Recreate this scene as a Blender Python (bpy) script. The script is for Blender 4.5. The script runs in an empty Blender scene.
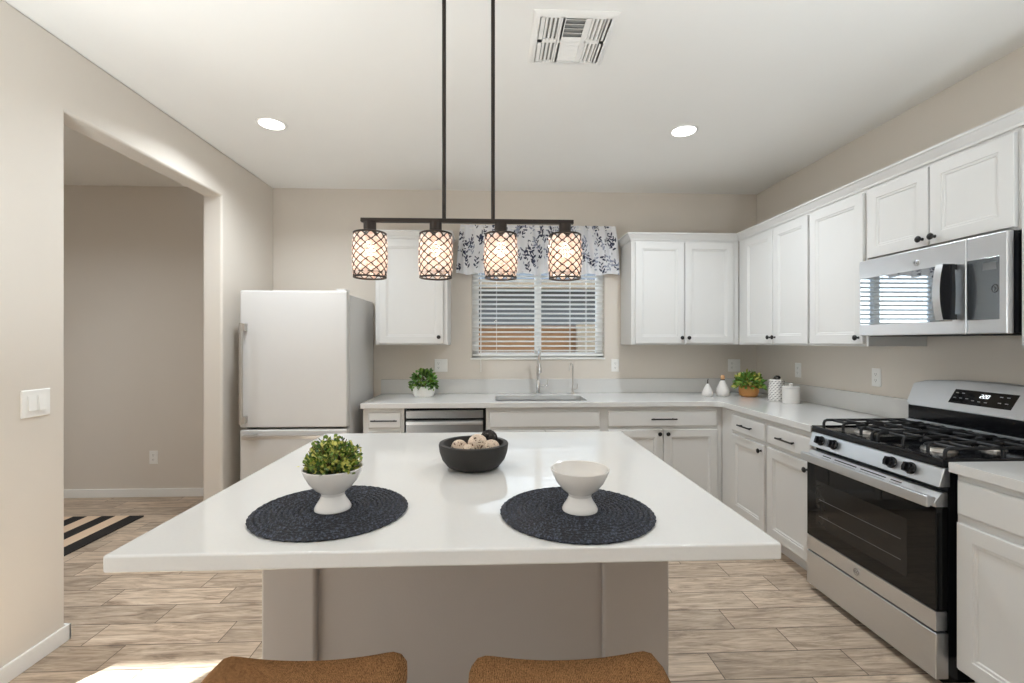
import bpy, bmesh, math, random
from mathutils import Vector, Matrix
random.seed(7)
PI = math.pi
S = bpy.context.scene
COL = S.collection

# ------------------------------------------------------------------ camera
TH = math.atan(19 / 460.0)                       # camera looks slightly to the right
cam_d = bpy.data.cameras.new('camera'); cam = bpy.data.objects.new('camera', cam_d); COL.objects.link(cam)
cam_d.sensor_width = 36.0; cam_d.lens = 36.0 * 460 / 1024; cam_d.clip_start = 0.05; cam_d.clip_end = 200
cam.location = (0, 0, 1.39); cam.rotation_euler = (PI / 2, 0, -TH)
S.camera = cam

# ------------------------------------------------------------------ colour management, world, sun
S.view_settings.view_transform = 'Standard'; S.view_settings.look = 'None'
S.view_settings.gamma = 1.0; S.view_settings.use_curve_mapping = False
S.view_settings.exposure = 0.42
S.cycles.use_denoising = True
S.cycles.max_bounces = 10; S.cycles.diffuse_bounces = 6; S.cycles.glossy_bounces = 5
S.cycles.transmission_bounces = 6; S.cycles.transparent_max_bounces = 12
S.cycles.caustics_reflective = False; S.cycles.caustics_refractive = False
S.cycles.sample_clamp_indirect = 6.0

W = bpy.data.worlds.new('sky'); S.world = W; W.use_nodes = True
wn = W.node_tree.nodes; wl = W.node_tree.links
bg = wn['Background']
wtc = wn.new('ShaderNodeTexCoord'); wsep = wn.new('ShaderNodeSeparateXYZ'); wr = wn.new('ShaderNodeValToRGB')
wl.new(wtc.outputs['Generated'], wsep.inputs[0]); wl.new(wsep.outputs['Z'], wr.inputs[0]); wl.new(wr.outputs[0], bg.inputs['Color'])
wr.color_ramp.elements[0].position = 0.0; wr.color_ramp.elements[0].color = (0.86, 0.93, 1.0, 1)
wr.color_ramp.elements[1].position = 0.7; wr.color_ramp.elements[1].color = (0.55, 0.72, 1.0, 1)
SKY = 3.6
bg.inputs['Strength'].default_value = SKY

SUN_AZ = math.atan(0.65); SUN_EL = math.radians(21)
sd = Vector((math.sin(SUN_AZ) * math.cos(SUN_EL), math.cos(SUN_AZ) * math.cos(SUN_EL), -math.sin(SUN_EL)))
sl = bpy.data.lights.new('sun', 'SUN'); sl.energy = 34.0; sl.angle = math.radians(0.3); sl.color = (0.90, 0.95, 1.0)
so = bpy.data.objects.new('sun', sl); so.rotation_euler = sd.to_track_quat('-Z', 'Y').to_euler(); so.location = (-9, -12, 9); COL.objects.link(so)

CAN_POWER = 13.0
ADDED_REAR_CAN_POWER = 2.0
ADDED_HALL_CAN_POWER = 12.0
CAN_COLOR = (0.87, 0.945, 1.0)
BULB_POWER = 0.5
ADDED_UPLIGHT = 17.0

def portal(loc, sx, sy, direction):
    l = bpy.data.lights.new('window_daylight', 'AREA'); l.shape = 'RECTANGLE'; l.size = sx; l.size_y = sy
    l.cycles.is_portal = True
    o = bpy.data.objects.new('window_daylight', l); o.location = loc
    o.rotation_euler = Vector(direction).to_track_quat('-Z', 'Y').to_euler(); COL.objects.link(o)

# room constants
XL, XR, YB, H = -1.985, 2.49, 4.25, 2.78

# ------------------------------------------------------------------ materials
def nodes_of(name):
    m = bpy.data.materials.new(name); m.use_nodes = True
    return m, m.node_tree.nodes, m.node_tree.links, m.node_tree.nodes['Principled BSDF']

def srgb(r, g, b):
    f = lambda c: (c / 255 / 12.92) if c / 255 <= 0.04045 else ((c / 255 + 0.055) / 1.055) ** 2.4
    return (f(r), f(g), f(b), 1)

def mat(name, col, rough=0.5, metal=0.0, var=0.05, scale=30.0, bump=0.0, bscale=None, stretch=None, spec=None, coat=0.0, dist=0.002, trans=0.0, emit=None, estr=0.0, rvar=0.0):
    m, n, l, p = nodes_of(name)
    tc = n.new('ShaderNodeTexCoord'); mp = n.new('ShaderNodeMapping'); l.new(tc.outputs['Object'], mp.inputs[0])
    if stretch: mp.inputs['Scale'].default_value = stretch
    no = n.new('ShaderNodeTexNoise'); no.inputs['Scale'].default_value = scale; no.inputs['Detail'].default_value = 4
    l.new(mp.outputs[0], no.inputs['Vector'])
    mx = n.new('ShaderNodeMix'); mx.data_type = 'RGBA'
    mx.inputs[6].default_value = tuple(c * (1 - var) for c in col[:3]) + (1,)
    mx.inputs[7].default_value = tuple(min(1, c * (1 + var)) for c in col[:3]) + (1,)
    l.new(no.outputs['Fac'], mx.inputs[0]); l.new(mx.outputs[2], p.inputs['Base Color'])
    p.inputs['Roughness'].default_value = rough; p.inputs['Metallic'].default_value = metal
    if spec is not None: p.inputs['Specular IOR Level'].default_value = spec
    if coat: p.inputs['Coat Weight'].default_value = coat; p.inputs['Coat Roughness'].default_value = 0.05
    if trans: p.inputs['Transmission Weight'].default_value = trans
    if rvar:
        mr = n.new('ShaderNodeMapRange'); mr.inputs['To Min'].default_value = rough - rvar; mr.inputs['To Max'].default_value = rough + rvar
        l.new(no.outputs['Fac'], mr.inputs['Value']); l.new(mr.outputs[0], p.inputs['Roughness'])
    if emit: p.inputs['Emission Color'].default_value = emit; p.inputs['Emission Strength'].default_value = estr
    if bump:
        n2 = n.new('ShaderNodeTexNoise'); n2.inputs['Scale'].default_value = bscale or scale; n2.inputs['Detail'].default_value = 3
        l.new(mp.outputs[0], n2.inputs['Vector'])
        b = n.new('ShaderNodeBump'); b.inputs['Strength'].default_value = bump; b.inputs['Distance'].default_value = dist
        l.new(n2.outputs['Fac'], b.inputs['Height']); l.new(b.outputs[0], p.inputs['Normal'])
    return m

M = {}
M['wall'] = mat('wall_paint', srgb(218, 210, 200), 0.75, var=0.015, scale=6, bump=0.12, bscale=140)
M['hallwall'] = M['wall']
M['ceiling'] = mat('ceiling_paint', srgb(243, 242, 239), 0.85, var=0.01, scale=5, bump=0.12, bscale=120)
M['trim'] = mat('trim_white', srgb(240, 239, 236), 0.45, var=0.01)
M['cab'] = mat('cabinet_white', srgb(216, 215, 213), 0.38, var=0.01, scale=8)
M['quartz'] = mat('white_quartz', srgb(216, 215, 213), 0.05, var=0.025, scale=160, spec=0.6)
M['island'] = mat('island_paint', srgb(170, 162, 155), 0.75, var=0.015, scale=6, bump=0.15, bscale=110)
M['steel'] = mat('brushed_steel', (0.70, 0.715, 0.735, 1), 0.34, 1.0, var=0.06, scale=20, stretch=(60, 1, 60), rvar=0.06)
M['steelX'] = mat('brushed_steel_wide', (0.66, 0.67, 0.69, 1), 0.34, 1.0, var=0.06, scale=20, stretch=(1, 60, 60), rvar=0.06)
M['darksteel'] = mat('dark_steel', (0.36, 0.365, 0.37, 1), 0.3, 1.0, var=0.06, scale=20, stretch=(1, 60, 60), rvar=0.06)
M['chrome'] = mat('chrome', (0.75, 0.76, 0.78, 1), 0.08, 1.0, var=0.02)
M['nickel'] = mat('brushed_nickel', (0.62, 0.59, 0.56, 1), 0.32, 1.0, var=0.03)
M['blackmetal'] = mat('black_hardware', (0.012, 0.011, 0.011, 1), 0.38, 0.3, var=0.1)
M['bronze'] = mat('dark_bronze', (0.030, 0.022, 0.018, 1), 0.42, 0.5, var=0.15)
M['blackgloss'] = mat('black_enamel', (0.008, 0.008, 0.010, 1), 0.12, var=0.1, spec=0.35)
M['iron'] = mat('cast_iron', (0.018, 0.018, 0.02, 1), 0.5, 0.2, var=0.2, scale=90, bump=0.2, bscale=300)
M['glassblack'] = mat('oven_glass', (0.005, 0.005, 0.005, 1), 0.03, var=0.1, spec=0.35)
M['mirrorglass'] = mat('microwave_glass', (0.50, 0.53, 0.56, 1), 0.02, 1.0, var=0.02)
M['panelglass'] = mat('control_glass', (0.30, 0.33, 0.36, 1), 0.12, 0.9, var=0.04)
M['fridge'] = mat('fridge_white', srgb(214, 212, 210), 0.32, var=0.008)
M['dark'] = mat('dark_gap', (0.01, 0.01, 0.01, 1), 0.7, var=0.1)
M['ceramic'] = mat('white_ceramic', srgb(220, 216, 212), 0.18, var=0.01)
M['plastic'] = mat('white_plastic', srgb(240, 239, 236), 0.35, var=0.01)
M['leaf1'] = mat('leaf_green', srgb(112, 138, 52), 0.5, var=0.35, scale=60)
M['leaf2'] = mat('leaf_yellow_green', srgb(184, 182, 92), 0.5, var=0.3, scale=60)
M['leaf3'] = mat('leaf_dark_green', srgb(66, 96, 40), 0.5, var=0.3, scale=60)
M['leaf4'] = mat('leaf_fresh_green', srgb(104, 154, 66), 0.45, var=0.3, scale=60)
M['twig'] = mat('twig', srgb(96, 78, 46), 0.7, var=0.2)
M['soil'] = mat('moss', srgb(58, 60, 26), 0.9, var=0.4, scale=120)
M['darkbowl'] = mat('dark_wood', srgb(33, 30, 28), 0.6, var=0.35, scale=30, stretch=(1, 1, 8), bump=0.3, bscale=120)
M['creamball'] = mat('pale_wicker', srgb(214, 196, 178), 0.75, var=0.15, scale=80)
M['ballcore'] = mat('ball_gaps', srgb(120, 88, 70), 0.9, var=0.2, scale=80)
M['darkball'] = mat('dark_wicker', srgb(40, 34, 32), 0.7, var=0.3, scale=80)
M['tanpot'] = mat('tan_ceramic', srgb(198, 138, 78), 0.4, var=0.12, scale=30)
M['whitepot'] = mat('speckled_white_pot', srgb(234, 232, 228), 0.6, var=0.05, scale=120, bump=0.4, bscale=120)
M['wood'] = mat('stool_wood', srgb(92, 62, 38), 0.45, var=0.2, scale=18, stretch=(6, 6, 1))
M['woodlight'] = mat('pale_wood', srgb(206, 160, 118), 0.5, var=0.15)
M['black'] = mat('black_paint', (0.010, 0.010, 0.010, 1), 0.5, var=0.1)
M['ringgrey'] = mat('badge_grey', (0.20, 0.20, 0.21, 1), 0.35, 0.6, var=0.05)
M['blockwall'] = mat('tan_block', srgb(128, 89, 53), 0.9, var=0.2, scale=4, bump=0.4, bscale=40, dist=0.02)
M['stucco'] = mat('stucco_cream', srgb(140, 121, 98), 0.9, var=0.06, scale=8, bump=0.3, bscale=60, dist=0.01)
M['rooftile'] = mat('grey_siding', srgb(92, 91, 90), 0.85, var=0.12, scale=5, stretch=(1, 1, 9))
M['gravel'] = mat('gravel', srgb(120, 108, 95), 0.95, var=0.25, scale=60, bump=0.5, bscale=90, dist=0.01)
M['concrete'] = mat('concrete', srgb(196, 190, 182), 0.9, var=0.08, scale=6)
M['bark'] = mat('bark', srgb(92, 74, 58), 0.9, var=0.2, scale=12)
M['blind'] = mat('blind_white', srgb(246, 245, 242), 0.45, var=0.01)
M['cottonwhite'] = mat('white_cotton', srgb(228, 229, 233), 0.85, var=0.02, scale=40, bump=0.1, bscale=400)
M['navy'] = mat('navy_print', srgb(48, 54, 78), 0.85, var=0.2, scale=80)
M['greyblue'] = mat('grey_blue_print', srgb(150, 156, 174), 0.85, var=0.1, scale=80)
M['rugblack'] = mat('rug_black', srgb(34, 30, 28), 0.95, var=0.2, scale=150, bump=0.4, bscale=300)
M['rugcream'] = mat('rug_cream', srgb(226, 198, 170), 0.95, var=0.1, scale=150, bump=0.4, bscale=300)
M['lampwhite'] = mat('lamp_trim', srgb(244, 243, 240), 0.5, var=0.01)
M['emit'] = mat('lamp_diffuser', (1, 1, 1, 1), 0.5, emit=(1, 0.97, 0.93, 1), estr=7.0)
M['bulb'] = mat('bulb_glow', (1, 0.9, 0.75, 1), 0.4, emit=(1, 0.88, 0.74, 1), estr=7.0)
M['crystal'] = None
M['led'] = mat('clock_digits', (1, 1, 1, 1), 0.5, emit=(0.9, 0.97, 1, 1), estr=1.2)
M['legend'] = mat('button_legend', (0.35, 0.36, 0.38, 1), 0.5)

def fabric_mat():
    m, n, l, p = nodes_of('brown_woven_fabric')
    tc = n.new('ShaderNodeTexCoord')
    no = n.new('ShaderNodeTexNoise'); no.inputs['Scale'].default_value = 220; no.inputs['Detail'].default_value = 3
    wv = n.new('ShaderNodeTexWave'); wv.inputs['Scale'].default_value = 90; wv.inputs['Distortion'].default_value = 6
    l.new(tc.outputs['Object'], no.inputs['Vector']); l.new(tc.outputs['Object'], wv.inputs['Vector'])
    ad = n.new('ShaderNodeMath'); ad.operation = 'MULTIPLY_ADD'; ad.inputs[1].default_value = 0.35
    l.new(wv.outputs['Fac'], ad.inputs[0]); l.new(no.outputs['Fac'], ad.inputs[2])
    r = n.new('ShaderNodeValToRGB'); r.color_ramp.elements[0].position = 0.4; r.color_ramp.elements[0].color = srgb(94, 65, 42)
    r.color_ramp.elements[1].position = 0.9; r.color_ramp.elements[1].color = srgb(164, 122, 82)
    l.new(ad.outputs[0], r.inputs[0]); l.new(r.outputs[0], p.inputs['Base Color'])
    p.inputs['Roughness'].default_value = 0.95; p.inputs['Specular IOR Level'].default_value = 0.1
    b = n.new('ShaderNodeBump'); b.inputs['Strength'].default_value = 0.5; b.inputs['Distance'].default_value = 0.002
    l.new(ad.outputs[0], b.inputs['Height']); l.new(b.outputs[0], p.inputs['Normal'])
    return m
M['stoolfab'] = fabric_mat()

def placemat_mat():
    m, n, l, p = nodes_of('navy_braid')
    tc = n.new('ShaderNodeTexCoord')
    no = n.new('ShaderNodeTexNoise'); no.inputs['Scale'].default_value = 170; no.inputs['Detail'].default_value = 2
    l.new(tc.outputs['Object'], no.inputs['Vector'])
    r = n.new('ShaderNodeValToRGB'); r.color_ramp.elements[0].position = 0.5; r.color_ramp.elements[0].color = srgb(22, 24, 31)
    r.color_ramp.elements[1].position = 0.74; r.color_ramp.elements[1].color = srgb(84, 90, 108)
    l.new(no.outputs['Fac'], r.inputs[0]); l.new(r.outputs[0], p.inputs['Base Color'])
    p.inputs['Roughness'].default_value = 0.75
    b = n.new('ShaderNodeBump'); b.inputs['Strength'].default_value = 0.6; b.inputs['Distance'].default_value = 0.003
    l.new(no.outputs['Fac'], b.inputs['Height']); l.new(b.outputs[0], p.inputs['Normal'])
    return m
M['placemat'] = placemat_mat()

def crystal_mat():
    m, n, l, p = nodes_of('crystal_bead')
    tc = n.new('ShaderNodeTexCoord'); no = n.new('ShaderNodeTexNoise'); no.inputs['Scale'].default_value = 60; l.new(tc.outputs['Object'], no.inputs['Vector'])
    r = n.new('ShaderNodeValToRGB'); r.color_ramp.elements[0].color = (.93, .74, .66, 1); r.color_ramp.elements[1].color = (1, .97, .95, 1)
    r.color_ramp.elements[0].position = .35; r.color_ramp.elements[1].position = .65
    l.new(no.outputs['Fac'], r.inputs[0]); l.new(r.outputs[0], p.inputs['Base Color']); p.inputs['Roughness'].default_value = .05; p.inputs['Specular IOR Level'].default_value = 1.0
    t = n.new('ShaderNodeBsdfTranslucent'); l.new(r.outputs[0], t.inputs[0]); mx = n.new('ShaderNodeMixShader'); mx.inputs[0].default_value = .6
    l.new(p.outputs[0], mx.inputs[1]); l.new(t.outputs[0], mx.inputs[2]); l.new(mx.outputs[0], n['Material Output'].inputs[0])
    return m
M['crystal'] = crystal_mat()

def glass_mat():
    m = bpy.data.materials.new('window_glass'); m.use_nodes = True
    n = m.node_tree.nodes; l = m.node_tree.links; n.clear()
    out = n.new('ShaderNodeOutputMaterial'); t = n.new('ShaderNodeBsdfTransparent'); g = n.new('ShaderNodeBsdfGlossy')
    g.inputs['Roughness'].default_value = 0.02; t.inputs[0].default_value = (0.95, 0.97, 0.96, 1)
    fr = n.new('ShaderNodeFresnel'); fr.inputs[0].default_value = 1.25; mx = n.new('ShaderNodeMixShader')
    l.new(fr.outputs[0], mx.inputs[0]); l.new(t.outputs[0], mx.inputs[1]); l.new(g.outputs[0], mx.inputs[2]); l.new(mx.outputs[0], out.inputs[0])
    return m
M['glass'] = glass_mat()

def floor_mat():
    m, n, l, p = nodes_of('wood_look_plank_tile')
    N = lambda t, **k: n.new(t)
    def math_(op, a, b=None, c=None):
        x = n.new('ShaderNodeMath'); x.operation = op
        for i, v in enumerate((a, b, c)):
            if v is None: continue
            if isinstance(v, (int, float)): x.inputs[i].default_value = v
            else: l.new(v, x.inputs[i])
        return x.outputs[0]
    tc = N('ShaderNodeTexCoord'); sp = N('ShaderNodeSeparateXYZ'); l.new(tc.outputs['Object'], sp.inputs[0])
    RH, PL = 0.163, 0.61
    yr = math_('DIVIDE', math_('SUBTRACT', sp.outputs['Y'], 1.852), RH)
    row = math_('FLOOR', yr); fy = math_('FRACT', yr)
    wn1 = N('ShaderNodeTexWhiteNoise'); wn1.noise_dimensions = '1D'; l.new(row, wn1.inputs['W'])
    ph = math_('MULTIPLY', wn1.outputs['Value'], PL)
    for k, v in enumerate((.345, .151, .56, .161, .38, .18)):       # the joints that can be read off the rows by the stove
        isk = math_('COMPARE', row, float(k), 0.1)
        ph = math_('ADD', math_('MULTIPLY', ph, math_('SUBTRACT', 1.0, isk)), math_('MULTIPLY', isk, v))
    xr = math_('DIVIDE', math_('SUBTRACT', sp.outputs['X'], ph), PL)
    pk = math_('FLOOR', xr); fx = math_('FRACT', xr)
    cb = N('ShaderNodeCombineXYZ'); l.new(row, cb.inputs[0]); l.new(pk, cb.inputs[1])
    wn2 = N('ShaderNodeTexWhiteNoise'); wn2.noise_dimensions = '2D'; l.new(cb.outputs[0], wn2.inputs['Vector'])
    # grain coordinates: long in X, offset per plank
    gx = math_('ADD', math_('MULTIPLY', sp.outputs['X'], 1.6), math_('MULTIPLY', wn2.outputs['Value'], 37.0))
    gy = math_('ADD', math_('MULTIPLY', sp.outputs['Y'], 11.0), math_('MULTIPLY', row, 3.7))
    cg = N('ShaderNodeCombineXYZ'); l.new(gx, cg.inputs[0]); l.new(gy, cg.inputs[1])
    g1 = N('ShaderNodeTexNoise'); g1.inputs['Scale'].default_value = 2.2; g1.inputs['Detail'].default_value = 7; g1.inputs['Roughness'].default_value = 0.66; g1.inputs['Distortion'].default_value = 1.2
    l.new(cg.outputs[0], g1.inputs['Vector'])
    r = N('ShaderNodeValToRGB'); e = r.color_ramp.elements
    e[0].position = 0.25; e[0].color = srgb(136, 117, 100); e[1].position = 0.78; e[1].color = srgb(212, 195, 175)
    x = r.color_ramp.elements.new(0.45); x.color = srgb(176, 156, 136); x = r.color_ramp.elements.new(0.6); x.color = srgb(196, 176, 155)
    g2 = N('ShaderNodeTexNoise'); g2.inputs['Scale'].default_value = 6.0; g2.inputs['Detail'].default_value = 5; g2.inputs['Distortion'].default_value = 0.6
    cg2 = N('ShaderNodeCombineXYZ'); l.new(gx, cg2.inputs[0]); l.new(math_('MULTIPLY', gy, 2.2), cg2.inputs[1]); l.new(cg2.outputs[0], g2.inputs['Vector'])
    l.new(math_('ADD', math_('MULTIPLY', g1.outputs['Fac'], 1.25), math_('MULTIPLY', math_('SUBTRACT', g2.outputs['Fac'], 0.72), 0.55)), r.inputs[0])
    hsv = N('ShaderNodeHueSaturation'); l.new(r.outputs[0], hsv.inputs['Color'])
    l.new(math_('ADD', 0.88, math_('MULTIPLY', wn2.outputs['Value'], 0.32)), hsv.inputs['Value'])
    def edge(f, w):
        return math_('MAXIMUM', math_('LESS_THAN', f, w), math_('GREATER_THAN', f, 1 - w))
    gr = math_('MAXIMUM', edge(fy, 0.0135), edge(fx, 0.0036))
    mx = N('ShaderNodeMix'); mx.data_type = 'RGBA'; l.new(gr, mx.inputs[0]); l.new(hsv.outputs[0], mx.inputs[6]); mx.inputs[7].default_value = srgb(104, 90, 78)
    l.new(mx.outputs[2], p.inputs['Base Color'])
    p.inputs['Roughness'].default_value = 0.42
    b = N('ShaderNodeBump'); b.inputs['Strength'].default_value = 0.35; b.inputs['Distance'].default_value = 0.002
    l.new(math_('SUBTRACT', math_('MULTIPLY', g1.outputs['Fac'], 0.3), gr), b.inputs['Height']); l.new(b.outputs[0], p.inputs['Normal'])
    return m
M['floor'] = floor_mat()

# ------------------------------------------------------------------ mesh builder
class MB:
    def __init__(s, mtx=None):
        s.v = []; s.f = []; s.mi = []; s.M = mtx or Matrix.Identity(4); s.cur = 0; s.wn = False
    def add(s, vs, fs, mi=None):
        b = len(s.v); s.v += [s.M @ Vector(p) for p in vs]
        s.f += [tuple(i + b for i in f) for f in fs]; s.mi += [s.cur if mi is None else mi] * len(fs)
        return s
    def box(s, x0, x1, y0, y1, z0, z1, b=0.0, seg=2, mi=None):
        if x0 > x1: x0, x1 = x1, x0
        if y0 > y1: y0, y1 = y1, y0
        if z0 > z1: z0, z1 = z1, z0
        bm = bmesh.new(); bmesh.ops.create_cube(bm, size=1)
        for v in bm.verts: v.co = Vector(((x0 + x1) / 2 + v.co.x * (x1 - x0), (y0 + y1) / 2 + v.co.y * (y1 - y0), (z0 + z1) / 2 + v.co.z * (z1 - z0)))
        b = min(b, 0.49 * min(x1 - x0, y1 - y0, z1 - z0))
        if b > 0: s.wn = True; bmesh.ops.bevel(bm, geom=bm.edges[:], offset=b, segments=seg, profile=0.5, affect='EDGES')
        bm.verts.index_update()
        s.add([v.co.copy() for v in bm.verts], [[v.index for v in f.verts] for f in bm.faces], mi); bm.free(); return s
    def frame(s, o, a):
        a = Vector(a).normalized(); t = Vector((0, 0, 1)) if abs(a.z) < 0.9 else Vector((1, 0, 0))
        u = t.cross(a).normalized(); w = a.cross(u)
        return Vector(o), a, u, w
    def lathe(s, prof, o=(0, 0, 0), a=(0, 0, 1), n=28, mi=None):
        o, a, u, w = s.frame(o, a); vs = []; rings = []
        for r, z in prof:
            if r < 1e-6: rings.append([len(vs)]); vs.append(o + a * z)
            else:
                rings.append(list(range(len(vs), len(vs) + n)))
                vs += [o + a * z + (u * math.cos(2 * PI * k / n) + w * math.sin(2 * PI * k / n)) * r for k in range(n)]
        fs = []
        for A, B in zip(rings, rings[1:]):
            for k in range(n):
                k2 = (k + 1) % n
                if len(A) == 1 and len(B) == 1: continue
                if len(A) == 1: fs.append((A[0], B[k2], B[k]))
                elif len(B) == 1: fs.append((A[k], A[k2], B[0]))
                else: fs.append((A[k], A[k2], B[k2], B[k]))
        return s.add(vs, fs, mi)
    def cyl(s, p0, p1, r0, r1=None, n=16, mi=None):
        r1 = r0 if r1 is None else r1; d = Vector(p1) - Vector(p0)
        return s.lathe([(0, 0), (r0, 0), (r1, d.length), (0, d.length)], p0, d, n, mi)
    def sphere(s, c, r, n=16, m=10, sc=(1, 1, 1), mi=None):
        vs = [Vector(c) + Vector((0, 0, -r * sc[2]))]; fs = []
        for j in range(1, m):
            t = PI * j / m
            for k in range(n):
                vs.append(Vector(c) + Vector((r * sc[0] * math.sin(t) * math.cos(2 * PI * k / n), r * sc[1] * math.sin(t) * math.sin(2 * PI * k / n), -r * sc[2] * math.cos(t))))
        vs.append(Vector(c) + Vector((0, 0, r * sc[2])))
        g = lambda j, k: 1 + (j - 1) * n + k % n
        for k in range(n):
            fs.append((0, g(1, k + 1), g(1, k))); fs.append((len(vs) - 1, g(m - 1, k), g(m - 1, k + 1)))
            for j in range(1, m - 1): fs.append((g(j, k), g(j, k + 1), g(j + 1, k + 1), g(j + 1, k)))
        return s.add(vs, fs, mi)
    def tube(s, pts, r, n=8, closed=False, mi=None, flat=1.0):
        pts = [Vector(p) for p in pts]; N = len(pts); vs = []; fs = []
        R = r if isinstance(r, (list, tuple)) else [r] * N
        up = None
        for i in range(N):
            if closed: t = pts[(i + 1) % N] - pts[i - 1]
            else: t = pts[min(i + 1, N - 1)] - pts[max(i - 1, 0)]
            t.normalize()
            if up is None:
                up = Vector((0, 0, 1)) if abs(t.z) < 0.9 else Vector((1, 0, 0))
            u = up.cross(t)
            if u.length < 1e-5: u = Vector((1, 0, 0)).cross(t)
            u.normalize(); w = t.cross(u).normalized(); up = w
            for k in range(n):
                a = 2 * PI * (k + 0.5) / n
                vs.append(pts[i] + (u * math.cos(a) + w * math.sin(a) * flat) * R[i])
        for i in range(N if closed else N - 1):
            j = (i + 1) % N
            for k in range(n):
                k2 = (k + 1) % n
                fs.append((i * n + k, i * n + k2, j * n + k2, j * n + k))
        if not closed: fs.append(tuple(range(n))[::-1]); fs.append(tuple(range((N - 1) * n, N * n)))
        return s.add(vs, fs, mi)
    def prism(s, poly, ext, mi=None):
        """3-D planar polygon extruded by a vector"""
        e = Vector(ext); n = len(poly); P_ = [Vector(p) for p in poly]
        vs = P_ + [p + e for p in P_]
        fs = [tuple(range(n))[::-1], tuple(range(n, 2 * n))] + [(k, (k + 1) % n, n + (k + 1) % n, n + k) for k in range(n)]
        return s.add(vs, fs, mi)
    def loops(s, L, cap0=True, cap1=True, closed=True, mi=None):
        n = len(L[0]); vs = [p for q in L for p in q]; fs = []
        for i in range(len(L) - 1):
            for k in range(n if closed else n - 1):
                k2 = (k + 1) % n
                fs.append((i * n + k, i * n + k2, (i + 1) * n + k2, (i + 1) * n + k))
        if cap0: fs.append(tuple(range(n))[::-1])
        if cap1: fs.append(tuple(range((len(L) - 1) * n, len(L) * n)))
        return s.add(vs, fs, mi)
    def build(s, name, mats, parent=None, loc=None, bevel=0.0, smooth=35, recalc=True):
        if not isinstance(mats, (list, tuple)): mats = [mats]
        off = Vector((0, 0, 0)); q = parent
        while q is not None: off += Vector(q.location); q = q.parent
        if parent is None and loc is not None: off = Vector(loc)
        me = bpy.data.meshes.new(name)
        me.from_pydata([tuple(p - off) for p in s.v], [], s.f)
        for m in mats: me.materials.append(m)
        me.polygons.foreach_set('material_index', s.mi)
        if recalc:
            bm = bmesh.new(); bm.from_mesh(me); bmesh.ops.recalc_face_normals(bm, faces=bm.faces); bm.to_mesh(me); bm.free()
        me.polygons.foreach_set('use_smooth', [True] * len(me.polygons))
        me.set_sharp_from_angle(angle=math.radians(smooth)); me.update()
        o = bpy.data.objects.new(name, me); COL.objects.link(o)
        if parent is not None: o.parent = parent
        elif loc is not None: o.location = loc
        if bevel:
            b = o.modifiers.new('edge', 'BEVEL'); b.width = bevel; b.segments = 3; b.limit_method = 'ANGLE'; b.angle_limit = math.radians(50)
        if bevel or s.wn:
            m_ = o.modifiers.new('normals', 'WEIGHTED_NORMAL'); m_.mode = 'FACE_AREA'; m_.weight = 100; m_.keep_sharp = True
        return o

def tag(o, label, cat, group=None, kind=None):
    o['label'] = label; o['category'] = cat
    if group: o['group'] = group
    if kind: o['kind'] = kind
    return o
def thing(name, label, cat, loc=(0, 0, 0), group=None):
    o = bpy.data.objects.new(name, None); o.empty_display_size = 0.05; COL.objects.link(o); o.location = loc
    return tag(o, label, cat, group)
def struct(o): o['kind'] = 'structure'; return o
def copy_tree(o, parent=None):
    c = o.copy(); COL.objects.link(c); c.parent = parent
    for ch in list(o.children): copy_tree(ch, c)
    return c

# ------------------------------------------------------------------ the setting
GX, GY = -6.5, -3.2                                        # great room behind the camera
struct(MB().box(GX - .15, XR + .15, GY - .15, YB + .15, -0.12, 0).build('floor', M['floor']))
struct(MB().box(GX - .15, XR + .15, GY - .15, YB + .15, H, H + 5.0).build('ceiling', M['ceiling']))  # ceiling plus an unseen tall mass, added to shade the yard and house outside

def wall_with_holes(name, axis, c0, c1, a0, a1, z0, z1, holes, m):
    """axis 'x': wall runs along X between a0..a1 and is c0..c1 thick in Y; 'y' the reverse"""
    b = MB()
    def bx(p0, p1, q0, q1):
        if p1 - p0 < 1e-4 or q1 - q0 < 1e-4: return
        if axis == 'x': b.box(p0, p1, c0, c1, q0, q1)
        else: b.box(c0, c1, p0, p1, q0, q1)
    x = a0
    for h0, h1, w0, w1 in sorted(holes):
        bx(x, h0, z0, z1); bx(h0, h1, z0, w0); bx(h0, h1, w1, z1); x = h1
    bx(x, a1, z0, z1)
    return struct(b.build(name, m))
WX0, WX1, WZ0, WZ1 = -0.195, 1.04, 1.235, 2.44
wall_with_holes('wall_back', 'x', YB, YB + .15, GX, XR + .15, 0, H, [(WX0, WX1, WZ0, WZ1)], M['wall'])
wall_with_holes('wall_right', 'y', XR, XR + .15, GY, YB, 0, H, [(-2.7, -0.7, 0.5, 2.35)], M['wall'])
wall_with_holes('wall_rear', 'x', GY - .15, GY, GX, XR + .15, 0, H, [(-5.8, -4.0, 0, 2.475)], M['wall'])
wall_with_holes('wall_far_left', 'y', GX - .15, GX, GY - .15, YB + .15, 0, H, [(-2.8, 0.8, 0.3, 2.4)], M['wall'])
# left wall with the doorway, rounded plaster corners
OY0, OY1, OZ, LY0, LT = 2.222, 3.458, 2.458, 1.494, 0.14
b = MB(); b.prism([(XL - LT, LY0, 0), (XL - LT, OY0, 0), (XL - LT, OY0, OZ), (XL - LT, OY1, OZ), (XL - LT, OY1, 0), (XL - LT, YB, 0), (XL - LT, YB, H), (XL - LT, LY0, H)], (LT, 0, 0))
struct(b.build('wall_left', M['wall'], bevel=0.014))
struct(MB().box(GX, XL - LT, LY0, LY0 + .14, 0, H).build('wall_hall_front', M['wall']))
struct(MB().box(-4.75, -4.6, LY0 + .14, YB, 0, H).build('wall_hall_left', M['wall']))

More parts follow.
